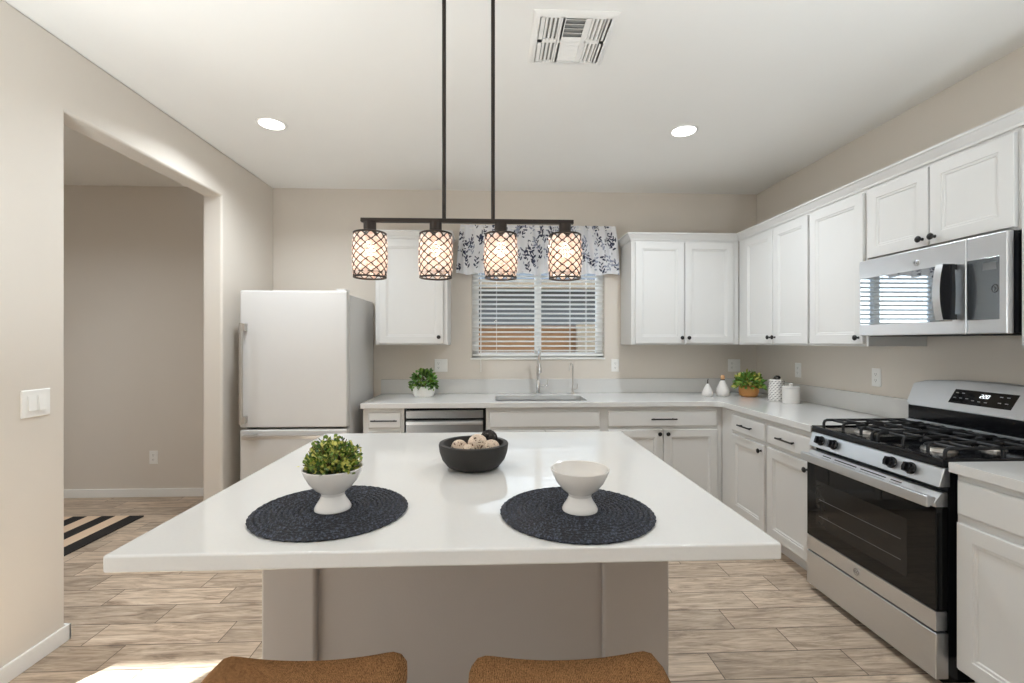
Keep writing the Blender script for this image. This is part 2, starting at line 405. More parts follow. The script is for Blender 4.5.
def baseboard(name, pts):
    """pts: list of boxes"""
    b = MB()
    for x0, x1, y0, y1 in pts: b.box(x0, x1, y0, y1, 0, 0.075, 0.004)
    return struct(b.build(name, M['trim']))
baseboard('baseboard_left', [(XL, XL + .014, LY0, OY0 + .014), (XL - LT - .014, XL + .014, OY0, OY0 + .014), (XL, XL + .014, OY1 - .014, YB), (XL - LT, XL + .014, OY1 - .014, OY1)])
baseboard('baseboard_hall', [(-4.6, XL - LT, YB - .014, YB)])

# kitchen window: frame, mullion, glass, sill
wf = MB(); y0, y1 = YB + .075, YB + .13
for a in ((WX0, WX0 + .06, WZ0, WZ1), (WX1 - .06, WX1, WZ0, WZ1), (WX0, WX1, WZ0, WZ0 + .05), (WX0, WX1, WZ1 - .05, WZ1), (.395, .455, WZ0, WZ1)):
    wf.box(a[0], a[1], y0, y1, a[2], a[3], .004)
w1 = struct(wf.build('window_1', M['trim']))
MB().box(WX0 + .05, WX1 - .05, YB + .098, YB + .104, WZ0 + .04, WZ1 - .04).build('window_glass', M['glass'], w1)
struct(MB().box(WX0 - .012, WX1 + .004, YB - .012, YB + .075, WZ0 - .012, WZ0 + .006, .004).build('trim_1', M['trim']))
portal(((WX0 + WX1) / 2, YB + .148, (WZ0 + WZ1) / 2), 1.23, 1.2, (0, -1, 0))

def big_window(name, axis, c, a0, a1, z0, z1, bars, hw=.03):
    b = MB()
    def bx(p0, p1, q0, q1):
        if axis == 'x': b.box(p0, p1, c - .03, c + .03, q0, q1)
        else: b.box(c - .03, c + .03, p0, p1, q0, q1)
    e = .03
    bx(a0, a0 + e, z0, z1); bx(a1 - e, a1, z0, z1); bx(a0, a1, z0, z0 + e); bx(a0, a1, z1 - e, z1)
    for k in bars: bx(k - hw, k + hw, z0, z1)
    o = struct(b.build(name, M['trim']))
    g = MB()
    if axis == 'x': g.box(a0 + .01, a1 - .01, c - .004, c + .004, z0 + .01, z1 - .01)
    else: g.box(c - .004, c + .004, a0 + .01, a1 - .01, z0 + .01, z1 - .01)
    g.build('window_glass', M['glass'], o)
    return o
big_window('door_1', 'x', GY - .075, -5.8, -4.0, 0, 2.475, [-4.583], .02)
big_window('window_2', 'y', GX - .075, -2.8, 0.8, 0.3, 2.4, [-1.6, -0.4])
big_window('window_3', 'y', XR + .075, -2.7, -0.7, 0.5, 2.35, [-1.7])
portal((-4.9, GY - .15, 1.2), 1.8, 2.4, (0, 1, 0))
portal((GX - .15, -1.0, 1.35), 3.6, 2.1, (1, 0, 0))
portal((XR + .15, -1.7, 1.42), 2.0, 1.85, (-1, 0, 0))

# outside
struct(MB().box(-30, 30, YB + .15, 40, -.3, -.12).build('ground', M['gravel']))
struct(MB().box(-30, 30, -30, GY - .15, -.3, -.12).build('patio', M['concrete']))
bw = MB()
bw.box(-14, 12, 9.0, 9.2, -.12, 1.62)
bw.box(-14, 12, 8.97, 9.23, 1.62, 1.70)
o = bw.build('block_fence', M['blockwall']); tag(o, 'tan block garden fence outside the window', 'fence')
o = MB().box(1.62, 2.5, 8.8, 8.96, -.12, 1.72, .01).build('gate_panel', M['stucco']); tag(o, 'paler tan garden gate panel against the block fence', 'gate')
hs = thing('house', 'grey neighbouring house with tan eaves beyond the fence', 'house', (3, 13, -.12))
MB().box(-1.5, 9, 13.0, 20, -.12, 3.05).build('wall', M['rooftile'], hs)
hr = MB(); hr.prism([(-2.0, 12.4, 2.98), (-2.0, 20.5, 2.98), (-2.0, 16.4, 5.2)], (11.5, 0, 0)); hr.build('roof', M['rooftile'], hs)
MB().box(-2.0, 9.5, 12.33, 12.4, 2.82, 3.06).build('fascia', M['stucco'], hs)

# ------------------------------------------------------------------ hardware and doors
BACK = lambda: Matrix(((1, 0, 0, 0), (0, -1, 0, 3.61), (0, 0, 1, 0), (0, 0, 0, 1)))        # (u, n, v) -> X, 3.61 - n, Z
RIGHT = lambda: Matrix(((0, -1, 0, 1.83), (-1, 0, 0, 0), (0, 0, 1, 0), (0, 0, 0, 1)))      # (u, n, v) -> 1.83 - n, -u, Z
BACKU = lambda: Matrix(((1, 0, 0, 0), (0, -1, 0, 3.92), (0, 0, 1, 0), (0, 0, 0, 1)))
RIGHTU = lambda: Matrix(((0, -1, 0, 2.14), (-1, 0, 0, 0), (0, 0, 1, 0), (0, 0, 0, 1)))

def rect(u0, u1, v0, v1, n): return [(u0, n, v0), (u1, n, v0), (u1, n, v1), (u0, n, v1)]
def ins(u0, u1, v0, v1, i, n): return rect(u0 + i, u1 - i, v0 + i, v1 - i, n)
def shaker(mtx, u0, u1, v0, v1, parent, name='door', t=.02, rail=.058):
    b = MB(mtx); a = (u0, u1, v0, v1)
    b.loops([rect(*a, .001), rect(*a, t - .003), ins(*a, .003, t), ins(*a, rail, t), ins(*a, rail + .003, t - .004), ins(*a, rail + .012, t - .005), ins(*a, rail + .016, t - .010)])
    return b.build(name, M['cab'], parent, smooth=20)
def slab(mtx, u0, u1, v0, v1, parent, name='drawer', t=.02):
    b = MB(mtx); a = (u0, u1, v0, v1)
    b.loops([rect(*a, .001), rect(*a, t - .006), ins(*a, .004, t - .002), ins(*a, .009, t)])
    return b.build(name, M['cab'], parent, smooth=20)
def knob(mtx, u, v, parent, t=.02):
    b = MB(mtx)
    b.lathe([(0, 0), (.008, 0), (.006, .004), (.0055, .013), (.010, .017), (.0155, .021), (.0165, .025), (.0135, .029), (.006, .0315), (0, .032)], (u, t, v), (0, 1, 0), 18)
    o = b.build('knob', M['blackmetal'], parent); o['label'] = 'round black knob'; return o
def pull(mtx, u, v, w, parent, t=.02):
    b = MB(mtx)
    b.tube([(u - w / 2, t + .026, v), (u + w / 2, t + .026, v)], .0058, 10)
    for s in (-1, 1): b.cyl((u + s * w * .37, t, v), (u + s * w * .37, t + .026, v), .005, n=10)
    o = b.build('handle', M['blackmetal'], parent); o['label'] = 'black bar handle'; return o

def base_unit(mtx, u0, u1, label, drawers=(), doors=(), hollow=False, depth=.63, u1_front=None, group='white base cabinets'):
    c = mtx @ Vector(((u0 + u1) / 2, -depth / 2, 0)); t = thing('base_cabinet', label, 'cabinet', (c.x, c.y, 0), group)
    b = MB(mtx)
    if hollow:
        b.box(u0, u1, -.02, 0, .10, .872); b.box(u0, u0 + .018, -depth, -.02, .10, .872); b.box(u1 - .018, u1, -depth, -.02, .10, .872)
        b.box(u0 + .018, u1 - .018, -depth, -.02, .10, .118)
    else: b.box(u0, u1, -depth, 0, .10, .872)
    b.build('body', M['cab'], t)
    MB(mtx).box(u0, u1, -depth, -.07, 0, .10).build('toe_kick', M['cab'], t)
    for a in drawers:
        d = slab(mtx, a[0], a[1], a[2], a[3], t, 'drawer' if len(a) > 4 else 'false_front')
        if len(a) > 4: pull(mtx, (a[0] + a[1]) / 2, (a[2] + a[3]) / 2, a[4], d)
    for a in doors:
        d = shaker(mtx, a[0], a[1], a[2], a[3], t)
        if len(a) > 4: knob(mtx, a[4], a[5], d)
    return t

DT, DB = .840, .716       # drawer front top / bottom
PT, PB = .692, .115       # door top / bottom
base_unit(BACK(), -1.005, -.690, 'narrow white base cabinet with one drawer beside the refrigerator', [(-.962, -.715, DT - .122, DT, .20)], [(-.962, -.715, PB, PT, -.745, PT - .05)])
base_unit(BACK(), -.055, .882, 'white sink base cabinet with a wide false front under the sink', [(-.025, .842, DB, DT)], [(-.025, .404, PB, PT, .375, PT - .05), (.412, .842, PB, PT, .441, PT - .05)], hollow=True)
base_unit(BACK(), .882, 1.83, 'white base cabinet with one wide drawer over two doors, in the back corner', [(.908, 1.786, DB, DT, .205)], [(.908, 1.342, PB, PT, 1.314, PT - .032), (1.352, 1.786, PB, PT, 1.380, PT - .032)])
base_unit(RIGHT(), -3.605, -2.985, 'white corner base cabinet with one drawer and door, right wall run', [(-3.425, -3.005, DB, DT, .165)], [(-3.425, -3.005, PB, PT, -3.035, PT - .04)])
base_unit(RIGHT(), -2.983, -2.537, 'white base cabinet with one drawer and door, far side of the stove', [(-2.968, -2.552, DB, DT, .165)], [(-2.968, -2.552, PB, PT, -2.575, PT - .04)])
base_unit(RIGHT(), -1.738, -1.21, 'white base cabinet on the near side of the stove, at the right edge', [(-1.726, -1.222, .715, .848)], [(-1.726, -1.222, PB, .684, -1.25, .63)])

# dishwasher
dw = thing('dishwasher', 'stainless steel dishwasher built in under the back counter', 'dishwasher', (-.376, 3.9, 0))
bm_ = BACK()
MB(bm_).box(-.682, -.062, -.60, -.03, .02, .868).build('body', M['dark'], dw)
MB(bm_).box(-.674, -.078, -.02, .012, .12, .775, .004).build('door', M['darksteel'], dw)
MB(bm_).box(-.674, -.078, -.02, .012, .792, .852, .004).build('control_panel', M['darksteel'], dw)
b = MB(bm_); b.box(-.672, -.080, .028, .046, .746, .772, .006)
for u in (-.64, -.11): b.box(u - .012, u + .012, .012, .030, .75, .768)
b.build('handle', M['steelX'], dw)

# worktop: L-shaped quartz with sink cut-out, backsplash strips
def poly_slab(outer, holes, z0, z1):
    from mathutils.geometry import tessellate_polygon
    loops = [[Vector((x, y, 0)) for x, y in outer]] + [[Vector((x, y, 0)) for x, y in h] for h in holes]
    tris = tessellate_polygon(loops); flat = [p for L in loops for p in L]; n = len(flat)
    b = MB(); vs = [(p.x, p.y, z0) for p in flat] + [(p.x, p.y, z1) for p in flat]
    fs = [tuple(t) for t in tris] + [tuple(i + n for i in t) for t in tris]; s = 0
    for L in loops:
        k = len(L)
        fs += [(s + i, s + (i + 1) % k, n + s + (i + 1) % k, n + s + i) for i in range(k)]; s += k
    b.add(vs, fs); return b
CF, CR = 3.575, 1.80
def arc(cx, cy, r, a0, a1, n=8): return [(cx + r * math.cos(math.radians(a0 + (a1 - a0) * k / n)), cy + r * math.sin(math.radians(a0 + (a1 - a0) * k / n))) for k in range(n + 1)]
def rrect(x0, x1, y0, y1, r, n=5):
    return arc(x1 - r, y1 - r, r, 0, 90, n) + arc(x0 + r, y1 - r, r, 90, 180, n) + arc(x0 + r, y0 + r, r, 180, 270, n) + arc(x1 - r, y0 + r, r, 270, 360, n)
ct = thing('worktop', 'white quartz worktop running along the back and right walls', 'worktop', (.6, 3.9, .874))
outer = [(-1.018, CF), (-1.018, YB - .001), (XR - .001, YB - .001), (XR - .001, 2.537), (CR, 2.537)] + arc(CR - .07, CF - .07, .07, 0, 90)
SX0, SX1, SY0, SY1 = .02, .765, 3.665, 4.065
poly_slab(outer, [rrect(SX0, SX1, SY0, SY1, .05)], .874, .914).build('slab', M['quartz'], ct, bevel=.003)
b = MB(); b.box(-1.018, XR - .001, YB - .021, YB - .001, .9145, 1.044, .002); b.build('backsplash', M['quartz'], ct)
b = MB(); b.box(XR - .021, XR - .001, 2.537, YB - .0215, .9145, 1.044, .002); b.build('backsplash', M['quartz'], ct)
ct2 = thing('worktop', 'short white quartz worktop on the near side of the stove', 'worktop', (2.13, 1.47, .874))
MB().box(CR, XR - .001, 1.20, 1.748, .874, .914, .003).build('slab', M['quartz'], ct2)
MB().box(XR - .021, XR - .001, 1.20, 1.748, .9145, 1.044, .002).build('backsplash', M['quartz'], ct2)

# sink basin
sk = MB(); r0 = rrect(SX0 - .012, SX1 + .012, SY0 - .012, SY1 + .012, .055)
L = [[(x, y, z) for x, y in q] for q, z in ((rrect(SX0 - .03, SX1 + .03, SY0 - .03, SY1 + .03, .06), .8735), (rrect(SX0 + .004, SX1 - .004, SY0 + .004, SY1 - .004, .05), .8735), (rrect(SX0 + .012, SX1 - .012, SY0 + .012, SY1 - .012, .05), .70), (rrect(SX0 + .05, SX1 - .05, SY0 + .05, SY1 - .05, .04), .685))]
sk.loops(L, cap0=False, cap1=True)
sn = thing('sink', 'stainless steel sink set into the back worktop', 'sink', (.39, 3.865, .685))
o = sk.build('basin', M['steelX'], sn); md = o.modifiers.new('thick', 'SOLIDIFY'); md.thickness = .002; md.offset = -1
MB().lathe([(.045, 0), (.045, .003), (.03, .004), (.028, .001), (0, .001)], (.39, 3.865, .686)).build('drain', M['chrome'], sn)

# faucet
fc = thing('kitchen_faucet', 'tall chrome spring faucet behind the sink', 'faucet', (.41, 4.155, .914))
MB().lathe([(0, 0), (.027, 0), (.027, .006), (.02, .012), (.0185, .06), (.0185, .115), (.014, .125), (0, .125)], (.41, 4.155, .9142)).build('base', M['chrome'], fc)
pts = [(.41, 4.155, 1.03), (.41, 4.155, 1.24)] + [(.41, 4.155 - .075 + .075 * math.cos(a), 1.24 + .085 * math.sin(a)) for a in [PI * k / 12 for k in range(1, 13)]] + [(.41, 4.005, 1.20)]
MB().tube(pts, .0085, 10).build('spout', M['chrome'], fc)
sp = []; 
for k in range(220):
    a = k / 220; z = 1.04 + .13 * a
    sp.append((.41 + .0145 * math.cos(k * .9), 4.155 + .0145 * math.sin(k * .9), z))
MB().tube(sp, .0026, 5).build('spring', M['nickel'], fc)
MB().lathe([(0, 0), (.014, 0), (.016, .02), (.012, .06), (.010, .09), (0, .09)], (.41, 4.005, 1.115)).build('spray_head', M['chrome'], fc)
b = MB(); b.tube([(.41, 4.155, .985), (.475, 4.15, .985)], .012, 12); b.tube([(.475, 4.15, .98), (.49, 4.15, 1.0), (.498, 4.15, 1.055)], [.011, .008, .005], 10); b.build('lever', M['chrome'], fc)
ff = thing('filter_faucet', 'small slim chrome water faucet right of the main faucet', 'faucet', (.725, 4.155, .914))
MB().lathe([(0, 0), (.018, 0), (.018, .008), (.012, .014), (.012, .05), (.006, .056), (0, .056)], (.725, 4.155, .9142)).build('base', M['nickel'], ff)
pts = [(.725, 4.155, .96), (.725, 4.155, 1.15)] + [(.725 - .02 + .02 * math.cos(a), 4.155 - .03 + .03 * math.cos(a), 1.15 + .04 * math.sin(a)) for a in [PI * k / 10 for k in range(1, 11)]] + [(.684, 4.094, 1.125)]
MB().tube(pts, .0055, 10).build('spout', M['nickel'], ff)
b = MB(); b.tube([(.725, 4.155, .955), (.765, 4.15, .965), (.77, 4.15, 1.005)], [.007, .006, .0045], 8); b.build('lever', M['nickel'], ff)

# ------------------------------------------------------------------ wall cabinets
UB, UT = 1.362, 2.275
def upper(mtx, u0, u1, z0, label, doors, depth=.328, group='white wall cabinets'):
    if mtx.col[3][0] > 1: depth = .348
    c = mtx @ Vector(((u0 + u1) / 2, -depth / 2, 0)); t = thing('wall_cabinet', label, 'cabinet', (c.x, c.y, z0), group)
    b = MB(mtx); b.box(u0, u1, -depth, 0, z0, UT, .002, 1); b.build('body', M['cab'], t)
    for a in doors:
        d = shaker(mtx, a[0], a[1], a[2], a[3], t)
        if len(a) > 4: knob(mtx, a[4], a[5], d)
    return t
def crown(paths, name, parent=None):
    prof = [(0, UT - .012), (.008, UT - .012), (.010, UT), (.026, UT + .018), (.034, UT + .034), (.042, UT + .037), (.042, UT + .048), (0, UT + .048)]
    b = MB(); L = []
    for d, z in prof: L.append([(x(d), y(d), z) for x, y in paths])
    L.append(L[0]); b.loops(L, False, False, closed=False)
    b.add([L[i][0] for i in range(len(prof))], [tuple(range(len(prof)))]); b.add([L[i][-1] for i in range(len(prof))], [tuple(range(len(prof)))])
    return b.build(name, M['cab'], parent, smooth=25)
Kc = lambda c: (lambda d: c); Km = lambda c: (lambda d: c - d); Kp = lambda c: (lambda d: c + d)
uc = upper(BACKU(), -.99, -.385, UB, 'white wall cabinet with one door left of the window', [(-.955, -.42, UB + .012, UT - .03, -.455, UB + .065)])
crown([(Km(-.99), Kc(YB - .001)), (Km(-.99), Km(3.92)), (Kp(-.385), Km(3.92)), (Kp(-.385), Kc(YB - .001))], 'crown', uc)
upper(BACKU(), 1.19, 2.137, UB, 'white double-door wall cabinet right of the window', [(1.222, 1.648, UB + .012, UT - .03, 1.622, UB + .06), (1.656, 2.082, UB + .012, UT - .03, 1.682, UB + .06)])
upper(RIGHTU(), -3.918, -3.014, UB, 'white double-door wall cabinet in the corner of the right wall', [(-3.81, -3.412, UB + .012, UT - .03, -3.438, UB + .06), (-3.404, -3.022, UB + .012, UT - .03, -3.378, UB + .06)])
upper(RIGHTU(), -3.012, -2.538, UB, 'white single-door wall cabinet left of the microwave', [(-3.0, -2.556, UB + .012, UT - .03, -2.585, UB + .05)])
upper(RIGHTU(), -2.536, -1.775, 1.845, 'short white double-door wall cabinet above the microwave', [(-2.524, -2.160, 1.858, UT - .03, -2.188, 1.895), (-2.152, -1.788, 1.858, UT - .03, -2.124, 1.895)])
upper(RIGHTU(), -1.773, -1.20, UB, 'white wall cabinet at the right edge, past the microwave', [(-1.762, -1.215, UB + .012, UT - .03, -1.24, UB + .06)])
o = crown([(Km(1.19), Kc(YB - .001)), (Km(1.19), Km(3.92)), (Km(2.14), Km(3.92)), (Km(2.14), Kc(1.20))], 'crown_molding')
tag(o, 'white crown molding capping the wall cabinets right of the window', 'molding')

# ------------------------------------------------------------------ refrigerator
fr = thing('refrigerator', 'white bottom-freezer refrigerator standing in the left corner', 'refrigerator', (-1.46, 3.85, 0))
FX0, FX1 = -1.865, -1.085
b = MB(); b.box(FX0 + .004, FX1, 3.545, 4.23, .02, 1.745, .006); b.build('body', M['fridge'], fr)
b = MB(); b.box(FX0 + .02, FX1 - .02, 3.535, 3.545, .06, 1.735); b.build('gasket', M['dark'], fr)
dm = MB(); dm.box(FX0, FX1, 3.47, 3.537, .752, 1.768, .012, 3); d1 = dm.build('door', M['fridge'], fr)
dm = MB(); dm.box(FX0, FX1, 3.47, 3.537, .06, .738, .012, 3); d2 = dm.build('freezer_drawer', M['fridge'], fr)
def bar_handle(p0, p1, wax, parent):
    b = MB(); (x0, y0, z0), (x1, y1, z1) = p0, p1
    if wax == 'z':
        b.box(x0 - .011, x0 + .011, y0 - .012, y0 + .012, z0, z1, .004)
        for z in (z0 + .03, z1 - .03): b.box(x0 - .009, x0 + .026, y0, 3.47, z - .028, z + .028, .005)
    else:
        b.box(x0, x1, y0 - .012, y0 + .012, z0 - .013, z0 + .013, .004)
        for x in (x0 + .05, x1 - .05): b.box(x - .05, x + .05, y0, 3.47, z0 - .018, z0 + .016, .005)
    o = b.build('handle', M['nickel'], parent); o['label'] = 'satin metal bar handle'
bar_handle((FX0 + .032, 3.425, .785), (FX0 + .032, 3.425, 1.525), 'z', d1)
bar_handle((FX0 + .04, 3.425, .690), (FX1 - .04, 3.425, .690), 'x', d2)
MB().box(FX1 - .09, FX1 - .02, 3.50, 3.60, 1.7685, 1.785, .004).build('hinge_cover', M['fridge'], fr)
for x in (FX0 + .06, FX1 - .06):
    for y in (3.62, 4.16): MB().cyl((x, y, 0), (x, y, .021), .02).build('foot', M['dark'], fr)

# ------------------------------------------------------------------ gas stove
rg = thing('gas_stove', 'stainless steel gas stove with black grates and a black oven door', 'stove', (2.12, 2.15, 0))
RY0, RY1 = 1.768, 2.530
b = MB(); b.box(1.825, 2.45, RY0 + .004, RY1 - .004, .03, .880); b.box(1.83, 2.45, RY0 + .03, RY1 - .03, 0, .03); b.build('body', M['blackgloss'], rg)
b = MB(); b.box(1.800, 2.45, RY0, RY1, .882, .910, .006, 3)
b.box(1.800, 1.835, RY0, RY1, .908, .917, .004); b.box(1.83, 2.34, RY0, RY0 + .02, .908, .917, .004); b.box(1.83, 2.34, RY1 - .02, RY1, .908, .917, .004)
b.build('cooktop', M['blackgloss'], rg)
b = MB(); b.prism([(1.806, RY0, .881), (1.782, RY0, .806), (1.830, RY0, .806), (1.83, RY0, .881)], (0, RY1 - RY0, 0)); cp = b.build('control_panel', M['steel'], rg, bevel=.003)
pn = Vector((-.075, 0, .024)).normalized()
for y in (2.445, 2.350, 2.000, 1.905):
    b = MB(); c = Vector((1.7945, y, .8455))
    b.lathe([(0, 0), (.026, 0), (.026, .004), (.022, .008), (.021, .024), (.019, .027), (0, .027)], c, pn, 24)
    w = Vector((0, 1, 0)); ax = pn.cross(w).normalized(); q = c + pn * .024
    for sg in (1,):
        p0 = q - ax * .021; p1 = q + ax * .021
        b.loops([[p - w * .006 + pn * z, p + w * .006 + pn * z, p2 + w * .006 + pn * z, p2 - w * .006 + pn * z] for z, p, p2 in ((0, p0, p1), (.012, p0 + ax * .003, p1 - ax * .003))])
    b.build('knob', M['blackgloss'], cp)['label'] = 'black burner knob'
# oven door
od = MB(); od.box(1.772, 1.822, RY0 + .002, RY1 - .002, .308, .725, .004); door = od.build('oven_door', M['glassblack'], rg)
b = MB(); b.box(1.7705, 1.822, RY0 + .002, RY1 - .002, .228, .307, .004); b.build('lower_rail', M['steel'], door)
b = MB(); b.prism([(1.772, RY0 + .002, .7255), (1.766, RY0 + .002, .745), (1.795, RY0 + .002, .783), (1.822, RY0 + .002, .783), (1.822, RY0 + .002, .7255)], (0, RY1 - RY0 - .004, 0)); tr = b.build('upper_rail', M['steel'], door, bevel=.002)
sl_n = Vector((-.038, 0, .029)).normalized(); sd_ = Vector((.029, 0, .038)).normalized()
b = MB()
for y0_, y1_ in ((2.36, 2.42), (2.19, 2.335), (2.02, 2.165), (1.94, 1.995)):
    for tt in (.016, .030):
        c = Vector((1.766, 0, .745)) + sd_ * tt + sl_n * .0004
        b.loops([[c + Vector((0, y0_, 0)), c + Vector((0, y1_, 0)), c + sd_ * .005 + Vector((0, y1_, 0)), c + sd_ * .005 + Vector((0, y0_, 0))], [c + sl_n * .0006 + Vector((0, y0_, 0)), c + sl_n * .0006 + Vector((0, y1_, 0)), c + sl_n * .0006 + sd_ * .005 + Vector((0, y1_, 0)), c + sl_n * .0006 + sd_ * .005 + Vector((0, y0_, 0))]])
b.build('vent_slots', M['black'], door)
b = MB(); b.box(1.733, 1.752, RY0 + .002, RY1 - .002, .726, .772, .006, 3); 
for y in (RY0 + .025, RY1 - .025): b.box(1.745, 1.775, y - .02, y + .02, .732, .766, .003)
b.build('handle', M['steel'], door)
b = MB(); b.box(1.7712, 1.773, RY0 + .13, RY1 - .075, .38, .63, .0005); wp = b.build('oven_window', mat('window_tint', (0.022, 0.020, 0.018, 1), 0.04, var=.1, spec=.35), door)
b = MB()
for z in (.44, .53): b.box(1.7706, 1.7714, RY0 + .16, RY1 - .10, z, z + .003)
b.build('oven_rack', M['ringgrey'], door)
def badge(c, nrm, r, parent):
    b = MB(); b.lathe([(0, .0), (r, 0), (r, .002), (r * .9, .003), (0, .003)], c, nrm, 28, mi=0)
    o_, a, u, w = b.frame(c, nrm); up = Vector((0, 0, 1)); up = (up - a * up.dot(a)).normalized(); rt = up.cross(a)
    P2 = lambda x, y: Vector(c) + a * .0034 + rt * (x * r) + up * (y * r)
    b.tube([P2(.78 * math.cos(t), .78 * math.sin(t)) for t in [2 * PI * k / 24 for k in range(24)]], r * .055, 5, True, 1)
    b.tube([P2(-.02 + .35 * math.cos(t) - .22, .30 * math.sin(t)) for t in [.6 + 5.2 * k / 14 for k in range(15)]] + [P2(-.05, -.05), P2(-.28, -.02)], r * .06, 5, False, 1)
    b.tube([P2(.52, .34), P2(.3, .36), P2(.18, .2), P2(.34, .06), P2(.16, -.1), P2(.2, -.32), P2(.42, -.34), P2(.56, -.2)], r * .06, 5, False, 1)
    o = b.build('badge', [M['steel'], M['ringgrey']], parent); o['label'] = 'round metal maker badge'
badge((1.7703, 2.17, .268), (-1, 0, 0), .019, door)
b = MB(); b.box(1.7705, 1.826, RY0 + .001, RY1 - .001, .035, .220, .005, 3); b.build('storage_drawer', M['steel'], rg)
# backguard
bgx = lambda z: 2.345 + (z - 1.03) * .40
prof = []
for k in range(13):
    y = RY1 - .004 - (RY1 - RY0 - .008) * k / 12; t = abs(k - 6) / 6
    prof.append((y, 1.192 - .026 * t ** 2.2 - (.012 if k in (0, 12) else 0)))
poly = [(RY0 + .030, 1.035), (RY1 - .030, 1.035), (RY1 - .004, 1.05)] + [(y, z) for y, z in prof] + [(RY0 + .004, 1.05)]
b = MB(); n_ = len(poly)
b.loops([[(bgx(z), y, z) for y, z in poly], [(2.449, y, z) for y, z in poly]]); bgd = b.build('backguard', M['steel'], rg, bevel=.005)
b = MB(); b.box(2.362, 2.449, RY0 + .006, RY1 - .006, .9105, 1.034, .003); b.build('back_riser', M['blackgloss'], rg)
b = MB(); b.box(2.344, 2.3615, RY0 + .012, RY1 - .012, .945, .957, .002); b.build('trim_strip', M['steel'], rg)
def on_bg(y, z, off=.001): return Vector((bgx(z) - off, y, z))
b = MB(); q = [(2.295, 1.075), (2.005, 1.075), (1.99, 1.145), (2.280, 1.145)]
b.loops([[on_bg(y, z, -.002) for y, z in q], [on_bg(y, z, .0012) for y, z in q]]); dsp = b.build('display', M['glassblack'], bgd)
for y, z in ((2.265, 1.128), (2.235, 1.128), (2.27, 1.103), (2.24, 1.103), (2.21, 1.103), (2.18, 1.097), (2.15, 1.095), (2.12, 1.095), (2.06, 1.128), (2.03, 1.128), (2.06, 1.1), (2.03, 1.1)):
    b = MB(); b.loops([[on_bg(y + a, z + c, .0013) for a, c in ((.007, -.002), (-.007, -.002), (-.007, .002), (.007, .002))], [on_bg(y + a, z + c, .0016) for a, c in ((.007, -.002), (-.007, -.002), (-.007, .002), (.007, .002))]])
    b.build('button_legend', M['legend'], dsp)
# digits "220" as seven-segment strokes
SEG = {'2': 'abged', '0': 'abcdef'}
b = MB()
for i, ch in enumerate('220'):
    y0_ = 2.150 - i * .0145; w_, h_ = .0092, .0075; z0_ = 1.122
    pt = lambda x, z: (y0_ - x * w_ - (z * .003), z0_ + z * h_)
    segs = {'a': ((0, 1), (1, 1)), 'b': ((1, 1), (1, 0)), 'c': ((1, 0), (1, -1)), 'd': ((0, -1), (1, -1)), 'e': ((0, 0), (0, -1)), 'f': ((0, 1), (0, 0)), 'g': ((0, 0), (1, 0))}
    for s_ in SEG[ch]:
        (xa, za), (xb, zb) = segs[s_]; A = on_bg(*pt(xa, za), .0022); B = on_bg(*pt(xb, zb), .0022)
        b.tube([A, B], .0011, 6)
b.build('clock_digits', M['led'], dsp)
# burners and grates
for x, y, r in ((1.97, 2.345, .045), (2.22, 2.345, .036), (1.97, 1.955, .052), (2.22, 1.955, .036)):
    b = MB(); b.lathe([(0, 0), (r + .012, 0), (r + .008, .010), (r, .012), (r, .018), (0, .018)], (x, y, .9105), n=24, mi=0)
    b.lathe([(r - .004, .018), (r - .002, .024), (r - .008, .028), (0, .028)], (x, y, .9105), n=24, mi=1); b.build('burner', [M['nickel'], M['iron']], rg)
def grate(ya, yb):
    b = MB(); zt = .952; x0, x1 = 1.845, 2.325; rr = .0072; c = (ya + yb) / 2
    def hoop(p, q):            # a finger: rises from the cooktop, runs level, comes down
        P0, P1 = Vector(p), Vector(q); d = (P1 - P0).normalized()
        pts = [P0 + Vector((0, 0, .9115)), P0 + Vector((0, 0, zt - .016)) , P0 + d * .005 + Vector((0, 0, zt - .005)), P0 + d * .016 + Vector((0, 0, zt)), P1 - d * .016 + Vector((0, 0, zt)), P1 - d * .005 + Vector((0, 0, zt - .005)), P1 + Vector((0, 0, zt - .016)), P1 + Vector((0, 0, .9115))]
        b.tube(pts, rr, 8)
    for y in (ya + .012, c - .06, c + .06, yb - .012): hoop((x0 + (0.0 if abs(y - c) > .1 else .03), y, 0), (x1, y, 0))
    for x in (1.90, 1.97, 2.095, 2.22, 2.29):
        if x == 2.095: hoop((x, ya + .012, 0), (x, yb - .012, 0))
        else:
            b.tube([(x, ya + .012, zt - .002), (x, c - .028 if x in (1.97, 2.22) else c - .06, zt - .002)], rr, 8); b.tube([(x, yb - .012, zt - .002), (x, c + .028 if x in (1.97, 2.22) else c + .06, zt - .002)], rr, 8)
    for x in (1.97, 2.22): b.tube([(x - .07, c, zt), (x - .022, c, zt)], .007, 8); b.tube([(x + .022, c, zt), (x + .075, c, zt)], .007, 8)
    b.build('grate', M['iron'], rg)
grate(RY0 + .025, 2.145); grate(2.155, RY1 - .025)
MB().box(1.86, 2.31, 2.1455, 2.1545, .9105, .93, .003).build('center_strip', M['iron'], rg)

